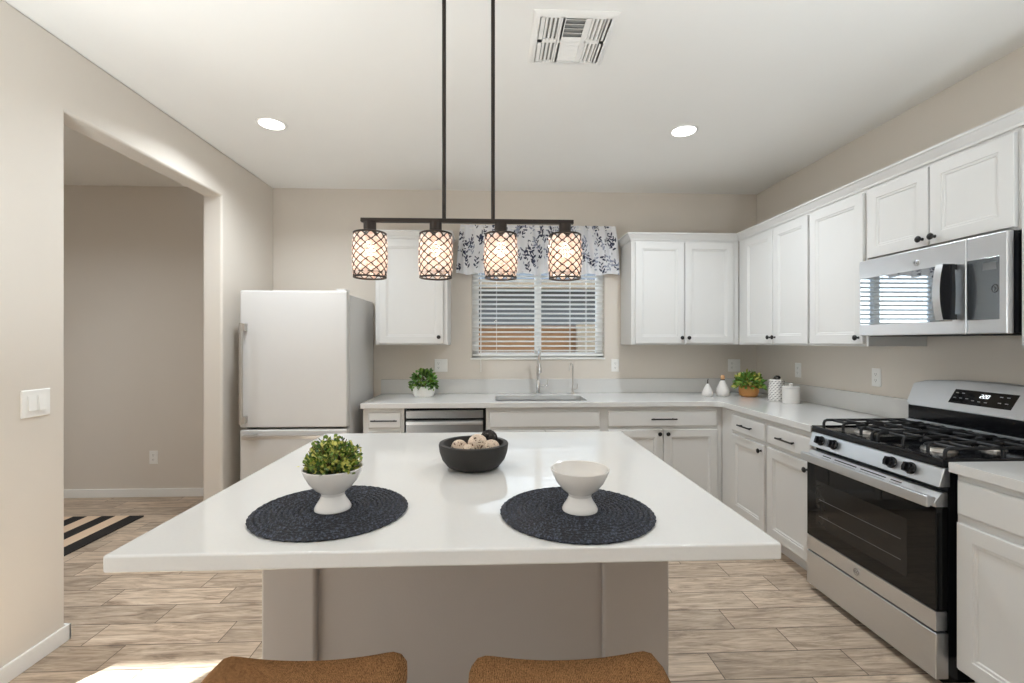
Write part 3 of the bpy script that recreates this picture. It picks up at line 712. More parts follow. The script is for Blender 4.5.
# ------------------------------------------------------------------ microwave
mw = thing('microwave', 'stainless steel over-the-range microwave under the short cabinet', 'microwave', (2.27, 2.155, 1.418))
MY0, MY1, MZ0, MZ1 = 1.778, 2.533, 1.418, 1.842
MB().box(2.112, 2.465, MY0 + .002, MY1 - .002, MZ0 + .008, MZ1, .002).build('body', M['blackgloss'], mw)
b = MB(); b.box(2.13, 2.455, MY0 + .02, MY1 - .02, MZ0, MZ0 + .0075); b.build('underside_grille', M['dark'], mw)
b = MB(); b.box(2.080, 2.111, 1.940, MY1, MZ0 + .004, MZ1, .005, 3); md_ = b.build('door', M['steel'], mw)
b = MB(); b.box(2.0785, 2.082, 2.000, MY1 - .012, 1.482, 1.742, .001); b.build('window', M['mirrorglass'], md_)
b = MB(); b.box(2.080, 2.111, MY0, 1.9375, MZ0 + .004, MZ1, .005, 3); cp_ = b.build('control_panel', M['steel'], mw)
b = MB(); b.box(2.0785, 2.082, MY0 + .028, 1.934, 1.482, 1.742, .001); gp = b.build('control_glass', M['panelglass'], cp_)
b = MB()
b.box(2.0778, 2.0784, 1.815, 1.870, 1.69, 1.722)
b.build('display', M['mirrorglass'], gp)
b = MB()
b.tube([Vector((2.0778, 1.822 + .012 * math.cos(t), 1.61 + .016 * math.sin(t))) for t in [2 * PI * k / 20 for k in range(20)]], .0012, 5, True)
b.tube([(2.0778, 1.825, 1.618), (2.0778, 1.818, 1.61), (2.0778, 1.825, 1.602)], .0012, 5)
b.build('button_legend', M['black'], gp)
# bowed handle
L1, L2 = [], []
b = MB(); L = []
for k in range(13):
    z = 1.487 + (1.737 - 1.487) * k / 12; t = (k / 6 - 1); bow = .016 * (1 - t * t)
    x0_ = 2.008 - bow; x1_ = 2.062 + .3 * bow
    L.append([(x0_, 1.973, z), (x1_, 1.973, z), (x1_, 2.008, z), (x0_, 2.008, z)])
b.loops(L)
for z in (1.50, 1.724): b.box(2.05, 2.0795, 1.978, 2.003, z - .012, z + .012)
h = b.build('handle', [M['steel'], M['blackgloss']], md_, smooth=30)
for p in h.data.polygons:
    if p.normal.y < -.7: p.material_index = 1
badge((2.0797, 2.175, 1.775), (-1, 0, 0), .016, md_)

# ------------------------------------------------------------------ island
ib = thing('kitchen_island_base', 'grey plastered island base with two corner posts and a recessed panel', 'island', (-.08, 1.95, 0))
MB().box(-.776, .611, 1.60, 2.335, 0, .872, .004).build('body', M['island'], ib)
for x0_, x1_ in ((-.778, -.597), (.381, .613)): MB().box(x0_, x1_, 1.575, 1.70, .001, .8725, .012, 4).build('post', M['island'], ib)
o = MB().box(-.868, .682, 1.058, 2.42, .874, .914, .006, 3).build('island_worktop', M['quartz']); tag(o, 'square white quartz worktop of the kitchen island', 'worktop')

# ------------------------------------------------------------------ stools
def make_stool(cx, label):
    t = thing('bar_stool', label, 'stool', (cx, .93, 0), 'brown backless stools at the island')
    W2, y0_, y1_ = .222, .735, 1.092
    b = MB(); nx, ny = 24, 14; L = []
    def edge(i, j, top):
        u = -1 + 2 * i / nx; v = -1 + 2 * j / ny
        a = math.copysign(abs(u) ** 1, u); x = a * W2; y = (y0_ + y1_) / 2 + v * (y1_ - y0_) / 2
        # rounded plan corners
        r = .05; dx = max(0, abs(x) - (W2 - r)); hy = (y1_ - y0_) / 2; dy = max(0, abs(y - (y0_ + y1_) / 2) - (hy - r))
        d = math.hypot(dx, dy)
        if d > r:
            x -= math.copysign(dx * (1 - r / d), x); y -= math.copysign(dy * (1 - r / d), y - (y0_ + y1_) / 2)
        e = max(0, max(abs(u), abs(v)) - .82) / .18
        sad = .016 * min(1.0, (u / .8) ** 2)
        z = (.648 + sad - .022 * e * e) if top else (.588 + sad * .8 + .016 * e * e)
        return (cx + x, y, z)
    top = [edge(i, j, True) for j in range(ny + 1) for i in range(nx + 1)]; bot = [edge(i, j, False) for j in range(ny + 1) for i in range(nx + 1)]
    g = lambda i, j: j * (nx + 1) + i; n = len(top); fs = []
    for j in range(ny):
        for i in range(nx):
            fs.append((g(i, j), g(i + 1, j), g(i + 1, j + 1), g(i, j + 1))); fs.append(tuple(n + q for q in (g(i, j + 1), g(i + 1, j + 1), g(i + 1, j), g(i, j))))
    ring = [g(i, 0) for i in range(nx)] + [g(nx, j) for j in range(ny)] + [g(i, ny) for i in range(nx, 0, -1)] + [g(0, j) for j in range(ny, 0, -1)]
    for k in range(len(ring)):
        a, c = ring[k], ring[(k + 1) % len(ring)]; fs.append((a, c, n + c, n + a))
    b.add(top + bot, fs); b.build('seat', M['stoolfab'], t, smooth=70)
    tops = {}
    for sx in (-1, 1):
        for sy in (-1, 1):
            b = MB(); p0 = Vector((cx + sx * .150, .913 + sy * .115, .598)); p1 = Vector((cx + sx * .185, .913 + sy * .145, 0))
            b.loops([[p + Vector((a * h_, c * h_, 0)) for a, c in ((-1, -1), (1, -1), (1, 1), (-1, 1))] for p, h_ in ((p0, .019), (p1, .014))]); b.build('leg', M['wood'], t)
            tops[sx, sy] = (p0, p1)
    for (a, c), f_ in ((((-1, -1), (1, -1)), .62), (((-1, 1), (1, 1)), .62), (((-1, -1), (-1, 1)), .52), (((1, -1), (1, 1)), .52)):
        P0 = tops[a][0].lerp(tops[a][1], f_); P1 = tops[c][0].lerp(tops[c][1], f_); MB().tube([P0, P1], .011, 8).build('stretcher', M['wood'], t)
    return t
s1 = make_stool(-.418, 'left one of the two brown fabric stools tucked at the island')
s2 = copy_tree(s1); s2.location.x += .586; s1.location.y += .022; s2['label'] = 'right one of the two brown fabric stools tucked at the island'

# ------------------------------------------------------------------ things on the island
def placemat(cx, cy, label):
    R = .2035; prof = [(0, .0125)]; k = 0
    rings = 15; pr = []
    for i in range(rings):
        for s_ in range(6):
            r = R * (i + s_ / 6) / rings
            if r > 0: pr.append((r, .0072 + .005 * abs(math.sin(PI * (s_ / 6)))))
    pr += [(R, .008), (R + .004, .005), (R, .0005)]
    b = MB(); n = 120
    b.lathe([(0, .0085)] + pr + [(0, .0005)], (cx, cy, .914), n=n)
    random.seed(int((cx + 5) * 1000))
    w = [random.uniform(-1, 1) for _ in range(n)]
    for i, v in enumerate(b.v):
        d = v - Vector((cx, cy, v.z)); r = d.length
        if r > .001:
            a = math.atan2(d.y, d.x); q = .004 * math.sin(2 * a + cx * 9) * (r / R) + .0014 * math.sin(44 * a + 300 * r); v.x += d.x / r * q; v.y += d.y / r * q
            if .915 < v.z: v.z += .0009 * math.sin(46 * a + 420 * r)
    o = b.build('placemat', M['placemat'], loc=(cx, cy, .914)); tag(o, label, 'placemat', 'round navy placemats'); return o
placemat(-.453, 1.309, 'round dark navy woven placemat under the leafy plant')
placemat(.231, 1.268, 'round dark navy woven placemat under the empty footed bowl')

CUP = [(r * .97, z * .91) for r, z in [(0, 0), (.050, 0), (.0505, .004), (.046, .014), (.036, .030), (.0315, .042), (.034, .051), (.050, .064), (.066, .084), (.077, .106), (.083, .124), (.082, .1265), (.079, .125), (.072, .106), (.060, .085), (.042, .068), (.02, .060), (0, .058)]]
ZM = .9265
cupo = MB().lathe(CUP, (.240, 1.262, ZM), n=48).build('footed_bowl', M['ceramic'], loc=(.240, 1.262, ZM)); tag(cupo, 'empty white footed bowl on the right placemat', 'bowl')

def leaf(b, p, d, L, W_, mi, curl=.25):
    d = d.normalized(); s_ = d.cross(Vector((random.uniform(-1, 1), random.uniform(-1, 1), random.uniform(-.3, 1)))).normalized(); n = s_.cross(d)
    P_ = lambda a, c: p + d * (a * L) + s_ * (c * W_) + n * (-curl * L * a * a + .12 * W_ * abs(c))
    vs = [P_(0, 0), P_(.3, .42), P_(.65, .45), P_(1, 0), P_(.65, -.45), P_(.3, -.42), P_(.35, 0), P_(.68, 0)]
    b.add(vs, [(0, 1, 6), (1, 2, 7, 6), (2, 3, 7), (0, 6, 5), (6, 7, 4, 5), (7, 3, 4)], mi)
def foliage(c, rx, rz, n, L, W_, mats, parent, seed, twigs=0, flat=0.0, clumps=0):
    random.seed(seed); b = MB(); c = Vector(c); tips = []
    for i in range(clumps):
        th = i * 2.39996; ph = math.acos(1 - (i + .5) / clumps * (1 - flat)); q = random.uniform(.86, 1.16)
        tips.append(Vector((math.sin(ph) * math.cos(th) * rx, math.sin(ph) * math.sin(th) * rx, math.cos(ph) * rz)) * q)
    for i in range(n):
        th = random.uniform(0, 2 * PI); ph = math.acos(random.uniform(flat, 1.0)); q = random.uniform(.35, 1.0) ** .5
        d = Vector((math.sin(ph) * math.cos(th), math.sin(ph) * math.sin(th), math.cos(ph)))
        p = c + Vector((d.x * rx, d.y * rx, d.z * rz)) * q
        if tips:
            tp = random.choice(tips); p = c + tp * random.uniform(.62, 1.0) + Vector((random.gauss(0, .0055), random.gauss(0, .0055), random.gauss(0, .005)))
            if p.z < c.z - .004: p.z = c.z + abs(p.z - c.z)
            d = (tp.normalized() + d).normalized()
        leaf(b, p, d + Vector((random.uniform(-.8, .8), random.uniform(-.8, .8), random.uniform(-.5, .6))), L * random.uniform(.7, 1.2), W_ * random.uniform(.8, 1.2), random.choices(range(len(mats)), weights=[3, 3, 2][:len(mats)])[0])
    o = b.build('foliage', mats, parent, smooth=80, recalc=False)
    if twigs:
        b = MB()
        for i in range(twigs):
            th = random.uniform(0, 2 * PI); ph = math.acos(random.uniform(.1, 1)); d = Vector((math.sin(ph) * math.cos(th), math.sin(ph) * math.sin(th), math.cos(ph)))
            b.tube([c, c + Vector((d.x * rx * .6, d.y * rx * .6, d.z * rz * .6)), c + Vector((d.x * rx * 1.1, d.y * rx * 1.1, d.z * rz * 1.12))], [.0018, .0013, .0008], 4)
        b.build('stems', M['twig'], parent)
    return o
pl = thing('potted_plant', 'bushy green plant in a white footed bowl on the left placemat', 'plant', (-.445, 1.300, ZM))
MB().lathe(CUP, (-.445, 1.300, ZM), n=48).build('footed_bowl', M['ceramic'], pl)
MB().lathe([(0, .104), (.071, .100), (.066, .094), (0, .094)], (-.445, 1.300, ZM), n=24).build('moss', M['soil'], pl)
foliage((-.445, 1.300, ZM + .106), .073, .082, 1500, .013, .0095, [M['leaf1'], M['leaf2'], M['leaf3']], pl, 3, twigs=80, flat=.05, clumps=75)

bo = MB().lathe([(0, 0), (.076, 0), (.098, .010), (.118, .035), (.128, .064), (.131, .088), (.129, .0945), (.113, .0945), (.110, .088), (.099, .052), (.078, .026), (.04, .016), (0, .014)], (-.073, 1.745, .9143), n=56).build('decorative_bowl', M['darkbowl'], loc=(-.073, 1.745, .9143))
tag(bo, 'dark brown wooden bowl holding woven balls on the island', 'bowl')
def ball(c, r, m, label, seed, loose):
    random.seed(seed); b = MB()
    core = r * (.86 if not loose else .55)
    b.sphere(c, core, 20, 12, mi=1)
    for i in range(30 if not loose else 26):
        ax = Vector((random.gauss(0, 1), random.gauss(0, 1), random.gauss(0, 1))).normalized(); t = ax.orthogonal().normalized(); w = ax.cross(t)
        off = random.uniform(-.45, .45); rr = math.sqrt(1 - off * off); wob = random.uniform(0, 6)
        b.tube([Vector(c) + (ax * (off + .06 * math.sin(3 * a + wob)) + (t * math.cos(a) + w * math.sin(a)) * rr) * r * .97 for a in [2 * PI * k / 22 for k in range(22)]], r * (.075 if not loose else .05), 5, True)
    o = b.build('woven_ball', [M['creamball'], M['ballcore']] if m == 'cream' else [M['darkball'], M['dark']], loc=c); tag(o, label, 'ball', 'woven balls in the dark bowl'); return o
ball((-.058, 1.735, 1.004), .036, 'cream', 'largest pale woven ball, uppermost in the dark bowl', 1, False)
ball((-.128, 1.752, .985), .031, 'cream', 'pale woven ball at the left in the dark bowl', 2, False)
ball((-.092, 1.692, .985), .026, 'cream', 'pale woven ball at the front left in the dark bowl', 3, False)
ball((-.006, 1.718, .993), .030, 'cream', 'pale woven ball at the right in the dark bowl', 4, False)
ball((-.016, 1.788, 1.014), .033, 'dark', 'dark woven ball at the back in the dark bowl', 5, True)

# ------------------------------------------------------------------ things on the back worktop
ZC = .9143
pt_ = thing('potted_plant', 'small leafy plant in a white speckled pot near the refrigerator', 'plant', (-.600, 4.03, ZC))
MB().lathe([(0, 0), (.078, 0), (.086, .01), (.095, .05), (.098, .086), (.094, .090), (.090, .086), (.086, .06), (0, .06)], (-.600, 4.03, ZC), n=36).build('pot', M['whitepot'], pt_)
MB().lathe([(0, .082), (.088, .078), (.084, .07), (0, .07)], (-.600, 4.03, ZC), n=24).build('moss', M['soil'], pt_)
foliage((-.600, 4.03, ZC + .085), .105, .145, 330, .042, .024, [M['leaf4'], M['leaf3'], M['leaf1']], pt_, 8, twigs=24, flat=-.1)
pt2 = thing('potted_plant', 'round leafy plant in a tan pot in the corner of the worktop', 'plant', (2.215, 3.90, ZC))
MB().lathe([(0, 0), (.056, 0), (.072, .012), (.080, .045), (.079, .075), (.073, .088), (.070, .086), (.070, .06), (0, .06)], (2.215, 3.90, ZC), n=36).build('pot', M['tanpot'], pt2)
MB().lathe([(0, .082), (.070, .078), (.068, .07), (0, .07)], (2.215, 3.90, ZC), n=24).build('moss', M['soil'], pt2)
foliage((2.215, 3.90, ZC + .095), .108, .105, 380, .043, .024, [M['leaf4'], M['leaf1'], M['leaf2']], pt2, 9, twigs=24, flat=-.15)

g1 = thing('decorative_gourd', 'smaller white ceramic pear-shaped ornament with thin dark stem', 'ornament', (1.862, 3.92, ZC), 'white pear ornaments')
MB().lathe([(0, 0), (.036, 0), (.043, .01), (.046, .03), (.038, .056), (.024, .082), (.013, .104), (.009, .110), (0, .111)], (1.862, 3.92, ZC), n=32).build('body', M['ceramic'], g1)
MB().tube([(1.862, 3.92, ZC + .108), (1.863, 3.92, ZC + .135), (1.866, 3.92, ZC + .150)], [.006, .004, .004], 8).build('stem', M['bronze'], g1)
g2 = thing('decorative_gourd', 'larger white ceramic pear-shaped ornament with pale wooden top', 'ornament', (2.005, 3.94, ZC), 'white pear ornaments')
MB().lathe([(0, 0), (.042, 0), (.051, .012), (.056, .038), (.050, .068), (.036, .098), (.023, .126), (.017, .138), (0, .139)], (2.005, 3.94, ZC), n=32).build('body', M['ceramic'], g2)
MB().lathe([(0, .137), (.017, .137), (.019, .142), (.017, .147), (0, .148)], (2.005, 3.94, ZC), n=20).build('ring', M['bronze'], g2)
MB().lathe([(0, .147), (.013, .147), (.018, .156), (.019, .168), (.014, .180), (0, .185)], (2.005, 3.94, ZC), n=20).build('top', M['woodlight'], g2)

dc = thing('canister', 'white tapered canister with black dashes and a black top', 'canister', (2.272, 3.60, ZC))
MB().lathe([(0, 0), (.060, 0), (.063, .004), (.060, .08), (.053, .165), (.049, .172), (0, .172)], (2.272, 3.60, ZC), n=40).build('body', M['ceramic'], dc)
b = MB()
for r_ in range(11):
    z = .012 + r_ * .0145; R_ = .0635 - .0095 * (z / .165)
    for k in range(14):
        a = 2 * PI * (k + .5 * (r_ % 2)) / 14
        pts = [(2.272 + R_ * math.cos(a + q), 3.60 + R_ * math.sin(a + q), ZC + z + q * .02) for q in (-.11, 0, .11)]
        b.tube(pts, .0022, 5)
b.build('dash_pattern', M['black'], dc)
b = MB(); b.lathe([(0, .172), (.024, .172), (.022, .178), (0, .178)], (2.272, 3.60, ZC), n=20); b.tube([(2.272 + .02 * math.cos(a), 3.60 - .01, ZC + .180 + .017 * math.sin(a)) for a in [PI * k / 10 for k in range(11)]], .009, 8); b.build('top', M['black'], dc)
wc = thing('canister', 'plain white ceramic canister with a knobbed lid', 'canister', (2.296, 3.455, ZC))
pr = [(0, 0), (.058, 0)]
for k in range(9): z = .006 + k * .012; pr += [(.0605, z), (.0597, z + .008)]
pr += [(.060, .116), (.056, .119), (0, .119)]
MB().lathe(pr, (2.296, 3.455, ZC), n=40).build('body', M['ceramic'], wc)
MB().lathe([(0, .119), (.060, .119), (.061, .127), (.054, .133), (.012, .135), (.010, .140), (.016, .148), (.012, .156), (0, .157)], (2.296, 3.455, ZC), n=40).build('lid', M['ceramic'], wc)

# ------------------------------------------------------------------ blind and valance
bl = thing('window_blind', 'white slatted window blind hanging in the kitchen window', 'blind', (.42, YB + .035, WZ0 + .01))
bx0, bx1 = WX0 + .008, WX1 - .008
MB().box(bx0, bx1, YB + .006, YB + .062, WZ1 - .052, WZ1 - .003, .003).build('headrail', M['blind'], bl)
tilt = math.radians(-13); z = WZ0 + .07
while z < WZ1 - .06:
    b = MB(); L = []
    for k in range(7):
        q = -1 + k / 3; y = YB + .035 + q * .025 * math.cos(tilt); zz = z + q * .025 * math.sin(tilt) + .003 * (1 - q * q)
        L.append((y, zz))
    ring = [(y, zz + .0014) for y, zz in L] + [(y, zz - .0014) for y, zz in L[::-1]]
    b.loops([[(bx0, y, zz) for y, zz in ring], [(bx1, y, zz) for y, zz in ring]]); b.build('slat', M['blind'], bl)
    z += .0432
MB().box(bx0, bx1, YB + .010, YB + .060, WZ0 + .020, WZ0 + .040, .004).build('bottom_rail', M['blind'], bl)
for x in (bx0 + .075, bx0 + .22, .43, .72, bx1 - .16):
    b = MB()
    for y in (YB + .0085, YB + .0615): b.tube([(x, y, WZ0 + .03), (x, y, WZ1 - .05)], .0016, 5)
    b.build('ladder_cord', M['blind'], bl)
MB().tube([(-.112, YB - .008, WZ1 - .06), (-.112, YB - .012, 1.11)], .0045, 8).build('wand', M['plastic'], bl)

def leaf_fn(seed, w, h):
    random.seed(seed); sh = []
    nsp = 110
    for i in range(nsp):
        x = (i + random.uniform(.1, .9)) * w / nsp; y = random.uniform(.02, .98) * h; a = random.uniform(.7, 2.4); tone = 1 if random.random() < .72 else 2
        for j in range(random.choice((4, 5, 6))):
            t = j * .020; cx_, cy_ = x + math.cos(a) * t, y + math.sin(a) * t; la = a + (1 if j % 2 else -1) * random.uniform(.5, 1.1); Ll = random.uniform(.022, .042)
            sh.append((cx_ + math.cos(la) * Ll * .6, cy_ + math.sin(la) * Ll * .6, math.cos(la), math.sin(la), Ll * .62, Ll * random.uniform(.2, .3), tone))
    for i in range(90):
        la = random.uniform(0, PI); sh.append((random.uniform(0, w), random.uniform(0, h), math.cos(la), math.sin(la), random.uniform(.008, .020), random.uniform(.004, .009), random.choice((1, 2, 2))))
    cell = {}
    for s_ in sh:
        r = s_[4] + .006
        for i in range(int((s_[0] - r) / .04), int((s_[0] + r) / .04) + 1):
            for j in range(int((s_[1] - r) / .04), int((s_[1] + r) / .04) + 1): cell.setdefault((i, j), []).append(s_)
    def f(x, y):
        for cx_, cy_, ca, sa, la, lb, tone in cell.get((int(x / .04), int(y / .04)), ()):
            dx, dy = x - cx_, y - cy_; u = dx * ca + dy * sa; v = -dx * sa + dy * ca
            if (u / la) ** 2 + (v / lb) ** 2 < 1: return tone
        return 0
    return f
VW, VZ0, VZ1, VY = 1.46, 2.005, 2.452, YB - .055
nf = 330; nh = 96; lf = leaf_fn(21, 2.1, .47)
b = MB(); vs = []
for j in range(nh + 1):
    t = j / nh
    for i in range(nf + 1):
        s_ = i / nf; ph = s_ * 2 * PI * 15 + .8 * math.sin(s_ * 23)
        wtot = 1.42 + .082 * (1 - t) ** .8; x = .415 + (s_ - .5) * wtot
        amp = .006 + .017 * (1 - abs(2 * t - .9) ** 2 * .6) * (.7 + .3 * math.sin(s_ * 41))
        y = VY + amp * math.sin(ph) + .004 * math.sin(ph * 2.1 + t * 3) - .012 * math.sin(PI * (1 - t)) ** 2
        zz = VZ0 + (VZ1 - VZ0) * t + (.009 * math.sin(ph * .5 + 1) * (1 - t) ** 2) + .004 * math.sin(ph) * t ** 6
        vs.append((x, y, zz))
fs = []; mi = []
for j in range(nh):
    for i in range(nf):
        k = j * (nf + 1) + i; fs.append((k, k + 1, k + nf + 2, k + nf + 1)); mi.append(lf((i + .5) / nf * 2.1, (j + .5) / nh * .47))
b.add(vs, fs); b.mi = mi
va = thing('window_valance', 'gathered white valance with navy leaf print above the window', 'valance', (.415, VY, VZ0))
o = b.build('cloth', [M['cottonwhite'], M['navy'], M['greyblue']], va, smooth=80); sm = o.modifiers.new('thick', 'SOLIDIFY'); sm.thickness = .0015
b = MB(); b.tube([(-.29, VY + .001, VZ1 - .03), (1.12, VY + .001, VZ1 - .03)], .004, 8)
for x in (-.29, 1.12): b.tube([(x, VY + .001, VZ1 - .03), (x, YB - .001, VZ1 - .03)], .004, 8)
b.build('curtain_rod', M['blind'], va)

# ------------------------------------------------------------------ pendant light
pd = thing('linear_chandelier', 'dark bronze four-light chandelier with crystal lattice shades over the island', 'chandelier', (-.093, 1.73, H))
PZ, PX0, PX1, PY = 1.841, -.490, .304, 1.73
MB().box(PX0, PX1, PY - .010, PY + .010, PZ - .0075, PZ + .0075, .002).build('bar', M['bronze'], pd)
for x in (-.183, 0.0): MB().tube([(x, PY, PZ + .008), (x, PY, H - .022)], .0075, 10).build('rod', M['bronze'], pd)
MB().box(-.25, .065, PY - .055, PY + .055, H - .024, H - .0005, .004).build('canopy', M['bronze'], pd)
for x in (-.457, -.214, .029, .272):
    MB().lathe([(0, .0), (.023, .0), (.023, -.036), (.026, -.038), (.030, -.046), (0, -.048)], (x, PY, PZ - .0075), n=20).build('socket', M['bronze'], pd)
    zt, zb, R = PZ - .050, PZ - .212, .0615
    rad = lambda z: R * (.94 + .06 * math.sin(PI * (z - zb) / (zt - zb)))
    b = MB(); NS = 10
    for z_ in (zt, zb): b.tube([(x + rad(z_) * math.cos(a), PY + rad(z_) * math.sin(a), z_) for a in [2 * PI * k / 32 for k in range(32)]], .0035, 6, True)
    b.tube([(x + rad(zb) * math.cos(a), PY + rad(zb) * math.sin(a), zb + .016) for a in [2 * PI * k / 32 for k in range(32)]], .002, 5, True)
    turns = 11 / NS
    for k in range(NS):
        for sg in (1, -1):
            pts = []
            for q in range(25):
                z_ = zt + (zb - zt) * q / 24; a = 2 * PI * (k / NS + sg * turns / 2 * q / 24)
                pts.append((x + rad(z_) * math.cos(a), PY + rad(z_) * math.sin(a), z_))
            b.tube(pts, .0019, 5)
    for k in range(4):
        a = PI / 4 + PI / 2 * k; b.tube([(x + .026 * math.cos(a), PY + .026 * math.sin(a), zt + .004), (x + rad(zt) * math.cos(a), PY + rad(zt) * math.sin(a), zt)], .0025, 5)
    shd = b.build('lamp_shade', M['bronze'], pd)
    # crystals hang in every lattice cell
    b = MB(); rows = 11
    # crossings of the two helix families lie at z steps of (zt-zb)/5.5 ; cell centres sit between them
    for r_ in range(0, 11):
        z_ = zt - (zt - zb) * (r_ + 0) / 11 * 1.0
        if r_ == 0: continue
        for k in range(NS):
            a = 2 * PI * (k + (.5 if r_ % 2 == 0 else 0) + .5) / NS
            if r_ % 2 == 0: a = 2 * PI * (k + .5) / NS
            else: a = 2 * PI * k / NS
            c = Vector((x + (rad(z_) - .002) * math.cos(a), PY + (rad(z_) - .002) * math.sin(a), z_)); n_ = Vector((math.cos(a), math.sin(a), 0)); t_ = Vector((-math.sin(a), math.cos(a), 0)); u_ = Vector((0, 0, 1))
            rr = .0118
            ring = [c + (t_ * math.cos(PI / 3 * q) + u_ * math.sin(PI / 3 * q) * 1.05) * rr for q in range(6)]
            b.add(ring + [c + n_ * .006, c - n_ * .006], [(q, (q + 1) % 6, 6) for q in range(6)] + [((q + 1) % 6, q, 7) for q in range(6)])
    co = b.build('crystals', M['crystal'], shd, smooth=5); co['kind'] = 'stuff'; co['label'] = 'clear crystal beads'
    b = MB(); b.lathe([(0, -.055), (.011, -.052), (.0185, -.040), (.020, -.028), (.016, -.012), (.010, 0), (0, 0)], (x, PY, zt - .028), n=16); b.build('bulb', M['bulb'], shd)
    pl_ = bpy.data.lights.new('pendant_light', 'POINT'); pl_.energy = BULB_POWER; pl_.color = (1, .82, .62); pl_.shadow_soft_size = .02
    lo = bpy.data.objects.new('pendant_light', pl_); lo.location = (x, PY, zt - .10); COL.objects.link(lo)

# ------------------------------------------------------------------ ceiling lights and vent
def can(x, y, label=None):
    t = thing('recessed_light', label or 'added round recessed ceiling light out of view', 'light', (x, y, H), 'recessed ceiling lights')
    MB().lathe([(.074, -.004), (.078, -.006), (.092, -.003), (.094, -.0005), (.074, -.0005)], (x, y, H), n=40).build('trim_ring', M['lampwhite'], t)
    MB().lathe([(0, -.003), (.074, -.004), (.074, -.0008), (0, -.0008)], (x, y, H), n=40).build('diffuser', M['emit'], t)
    return t
def can_lamp(x, y, pw):
    l = bpy.data.lights.new('recessed_lamp', 'AREA'); l.shape = 'DISK'; l.size = .15; l.spread = math.radians(148); l.energy = pw; l.color = CAN_COLOR
    o = bpy.data.objects.new('recessed_lamp', l); o.location = (x, y, H - .012); COL.objects.link(o)
can(-1.412, 2.997, 'round recessed ceiling light at left, near the doorway')
can(1.258, 2.985, 'round recessed ceiling light at right, near the wall cabinets')
for x, y in ((-1.412, 2.997), (1.258, 2.985)): can_lamp(x, y, CAN_POWER)
for x, y in ((-1.4, .3), (1.26, .3), (-1.4, -2.0), (1.26, -2.0), (-4.2, -2.0), (-4.2, 0.2), (-3.3, 2.55)): can(x, y); can_lamp(x, y, ADDED_HALL_CAN_POWER if y > 2 else ADDED_REAR_CAN_POWER)  # extra recessed lights out of view, added to brighten the rooms and hall

def added_uplight(x, y, label, power):  # unseen standing uplight, added to bounce light off the ceiling
    t = thing('added_floor_uplight', label, 'lamp', (x, y, 0))
    MB().lathe([(0, 0), (.14, 0), (.14, .012), (.03, .022), (0, .022)], (x, y, .0005), n=32).build('base', M['nickel'], t)
    MB().cyl((x, y, .02), (x, y, 1.12), .011, n=12).build('pole', M['nickel'], t)
    MB().lathe([(0, 1.115), (.03, 1.115), (.10, 1.16), (.18, 1.23), (.175, 1.23), (.09, 1.165), (.02, 1.125), (0, 1.125)], (x, y, 0), n=36).build('shade', M['lampwhite'], t)
    l = bpy.data.lights.new('added_uplight_lamp', 'AREA'); l.shape = 'DISK'; l.size = .3; l.energy = power; l.color = (.82, .925, 1.0)
    o = bpy.data.objects.new('added_uplight_lamp', l); o.location = (x, y, 1.225); o.rotation_euler = (PI, 0, 0); COL.objects.link(o)
added_uplight(-1.45, .9, 'added unseen uplight with upturned white shade standing left of the view', ADDED_UPLIGHT)
added_uplight(1.45, .55, 'added unseen uplight with upturned white shade standing right of the view', ADDED_UPLIGHT)

vt = thing('ceiling_vent', 'white rectangular air vent grille on the ceiling', 'vent', (.355, 2.10, H))
vx0, vx1, vy0, vy1 = .172, .538, 1.915, 2.290
b = MB(); zf = H - .012
b.loops([[(x, y, z) for x, y in ((vx0 + i, vy0 + i), (vx1 - i, vy0 + i), (vx1 - i, vy1 - i), (vx0 + i, vy1 - i))] for i, z in ((0, H - .0005), (0, H - .004), (.012, zf), (.034, zf), (.036, H - .003))], True, False)
cx0, cx1 = .314, .400
for x in (cx0 - .012, cx1 + .012): b.box(x - .012, x + .012, vy0 + .03, vy1 - .03, zf, H - .004)
for x0_, x1_ in ((vx0 + .03, cx0 - .02), (cx1 + .02, vx1 - .03)): b.box(x0_, x1_, 2.092, 2.112, zf, H - .004)
b.box(vx0 + .03, vx0 + .052, vy0 + .03, vy1 - .03, zf, H - .004); b.box(vx1 - .052, vx1 - .03, vy0 + .03, vy1 - .03, zf, H - .004)
b.build('frame', M['lampwhite'], vt)
MB().box(vx0 + .03, vx1 - .03, vy0 + .03, vy1 - .03, H - .0028, H - .0010).build('duct_backing', mat('duct_shadow', (.30, .30, .29, 1), .8), vt)
for sx, sg in ((vx0 + .055, 1), (cx1 + .028, -1)):
    b = MB()
    for k in range(5):
        x = sx + k * .0185
        for y0_, y1_ in ((vy0 + .035, 2.092), (2.112, vy1 - .035)): b.prism([(x, y0_, zf), (x + .0085, y0_, zf), (x + .0085 + sg * .004, y0_, H - .0035), (x + sg * .004, y0_, H - .0035)], (0, y1_ - y0_, 0))
    b.build('side_louvers', M['lampwhite'], vt)
b = MB()
for k in range(11):
    y = vy0 + .04 + k * .0285; sg = 1 if k < 5 else -1
    b.prism([(cx0, y, zf), (cx0, y + .003, zf), (cx0, y + .003 + sg * .014, H - .0035), (cx0, y + sg * .014, H - .0035)], (cx1 - cx0, 0, 0))
b.build('center_louvers', M['lampwhite'], vt)
MB().box(vx1 - .030, vx1 - .024, 2.02, 2.07, zf - .006, zf + .001, .001).build('damper_lever', M['plastic'], vt)

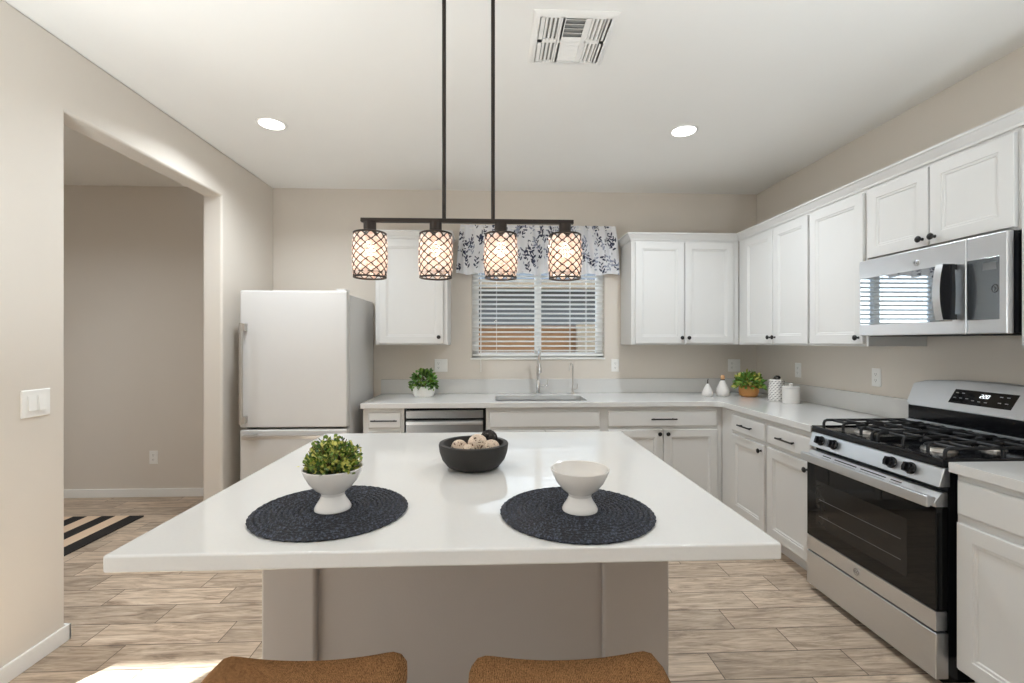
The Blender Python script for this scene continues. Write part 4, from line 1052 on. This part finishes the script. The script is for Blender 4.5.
# ------------------------------------------------------------------ outlets, switches
def plate(kind, c, face, label, gangs=1, w=None):
    """kind 'outlet', 'switch'; face: 'back' (-Y), 'right' (-X), 'left' (+X)"""
    cx_, cy_, cz_ = c
    mtx = {'back': Matrix(((1, 0, 0, cx_), (0, -1, 0, cy_), (0, 0, 1, cz_), (0, 0, 0, 1))),
           'right': Matrix(((0, -1, 0, cx_), (-1, 0, 0, cy_), (0, 0, 1, cz_), (0, 0, 0, 1))),
           'left': Matrix(((0, 1, 0, cx_), (1, 0, 0, cy_), (0, 0, 1, cz_), (0, 0, 0, 1)))}[face]
    t = thing('wall_outlet' if kind == 'outlet' else 'light_switch', label, 'outlet' if kind == 'outlet' else 'switch', c, 'wall outlets' if kind == 'outlet' else None)
    W_ = w or (.072 + .046 * (gangs - 1))
    b = MB(mtx); a = (-W_ / 2, W_ / 2, -.059, .059)
    b.loops([rect(*a, .0004), rect(*a, .003), ins(*a, .004, .0062)]); b.build('cover_plate', M['plastic'], t, smooth=20)
    for g in range(gangs):
        u = (g - (gangs - 1) / 2) * .046
        if kind == 'outlet' and g == 0:
            for z_ in (-.02, .02):
                b = MB(mtx); b.lathe([(0, .006), (.0165, .006), (.0165, .0075), (0, .0075)], (u, 0, z_), (0, 1, 0), 20)
                for s_ in (-.006, .006): b.box(u + s_ - .001, u + s_ + .001, .0076, .0079, z_ - .002, z_ + .007, mi=1)
                b.cyl((u, .0076, z_ - .008), (u, .0079, z_ - .008), .0024, n=10, mi=1)
                b.build('receptacle', [M['plastic'], M['dark']], t)
        else:
            b = MB(mtx); b.box(u - .018, u + .018, .005, .0072, -.035, .035, .001)
            b.prism([(u - .0155, .007, -.031), (u - .0155, .007, .031), (u - .0155, .0085, .031), (u - .0155, .0125 , -.031)], (.031, 0, 0)); b.build('rocker', M['plastic'], t)
    return t
plate('outlet', (-.477, YB, 1.170), 'back', 'wide white double outlet plate on the back wall by the white potted plant', 2)
plate('outlet', (1.138, YB, 1.167), 'back', 'single white outlet on the back wall right of the window', 1)
plate('outlet', (2.272, YB, 1.165), 'back', 'white outlet plate on the back wall by the corner', 2)
plate('outlet', (XR, 3.655, 1.156), 'right', 'white outlet on the right wall above the canisters', 1)
plate('outlet', (XR, 2.887, 1.157), 'right', 'white outlet on the right wall nearest the stove', 1)
plate('outlet', (-3.037, YB, .353), 'back', 'white outlet low on the hallway wall', 1)
plate('switch', (XL, 2.080, 1.1236), 'left', 'white double rocker light switch on the left wall', 2, w=.128)

# ------------------------------------------------------------------ hallway rug
b = MB(); x = -2.77; k = 0
while x > -4.3:
    b.box(x - .108, x, 2.75, 3.77, .0005, .009, mi=k % 2); x -= .108; k += 1
o = b.build('striped_rug', [M['rugblack'], M['rugcream']], loc=(-3.5, 3.26, .0005)); tag(o, 'black and cream striped rug on the hallway floor', 'rug')
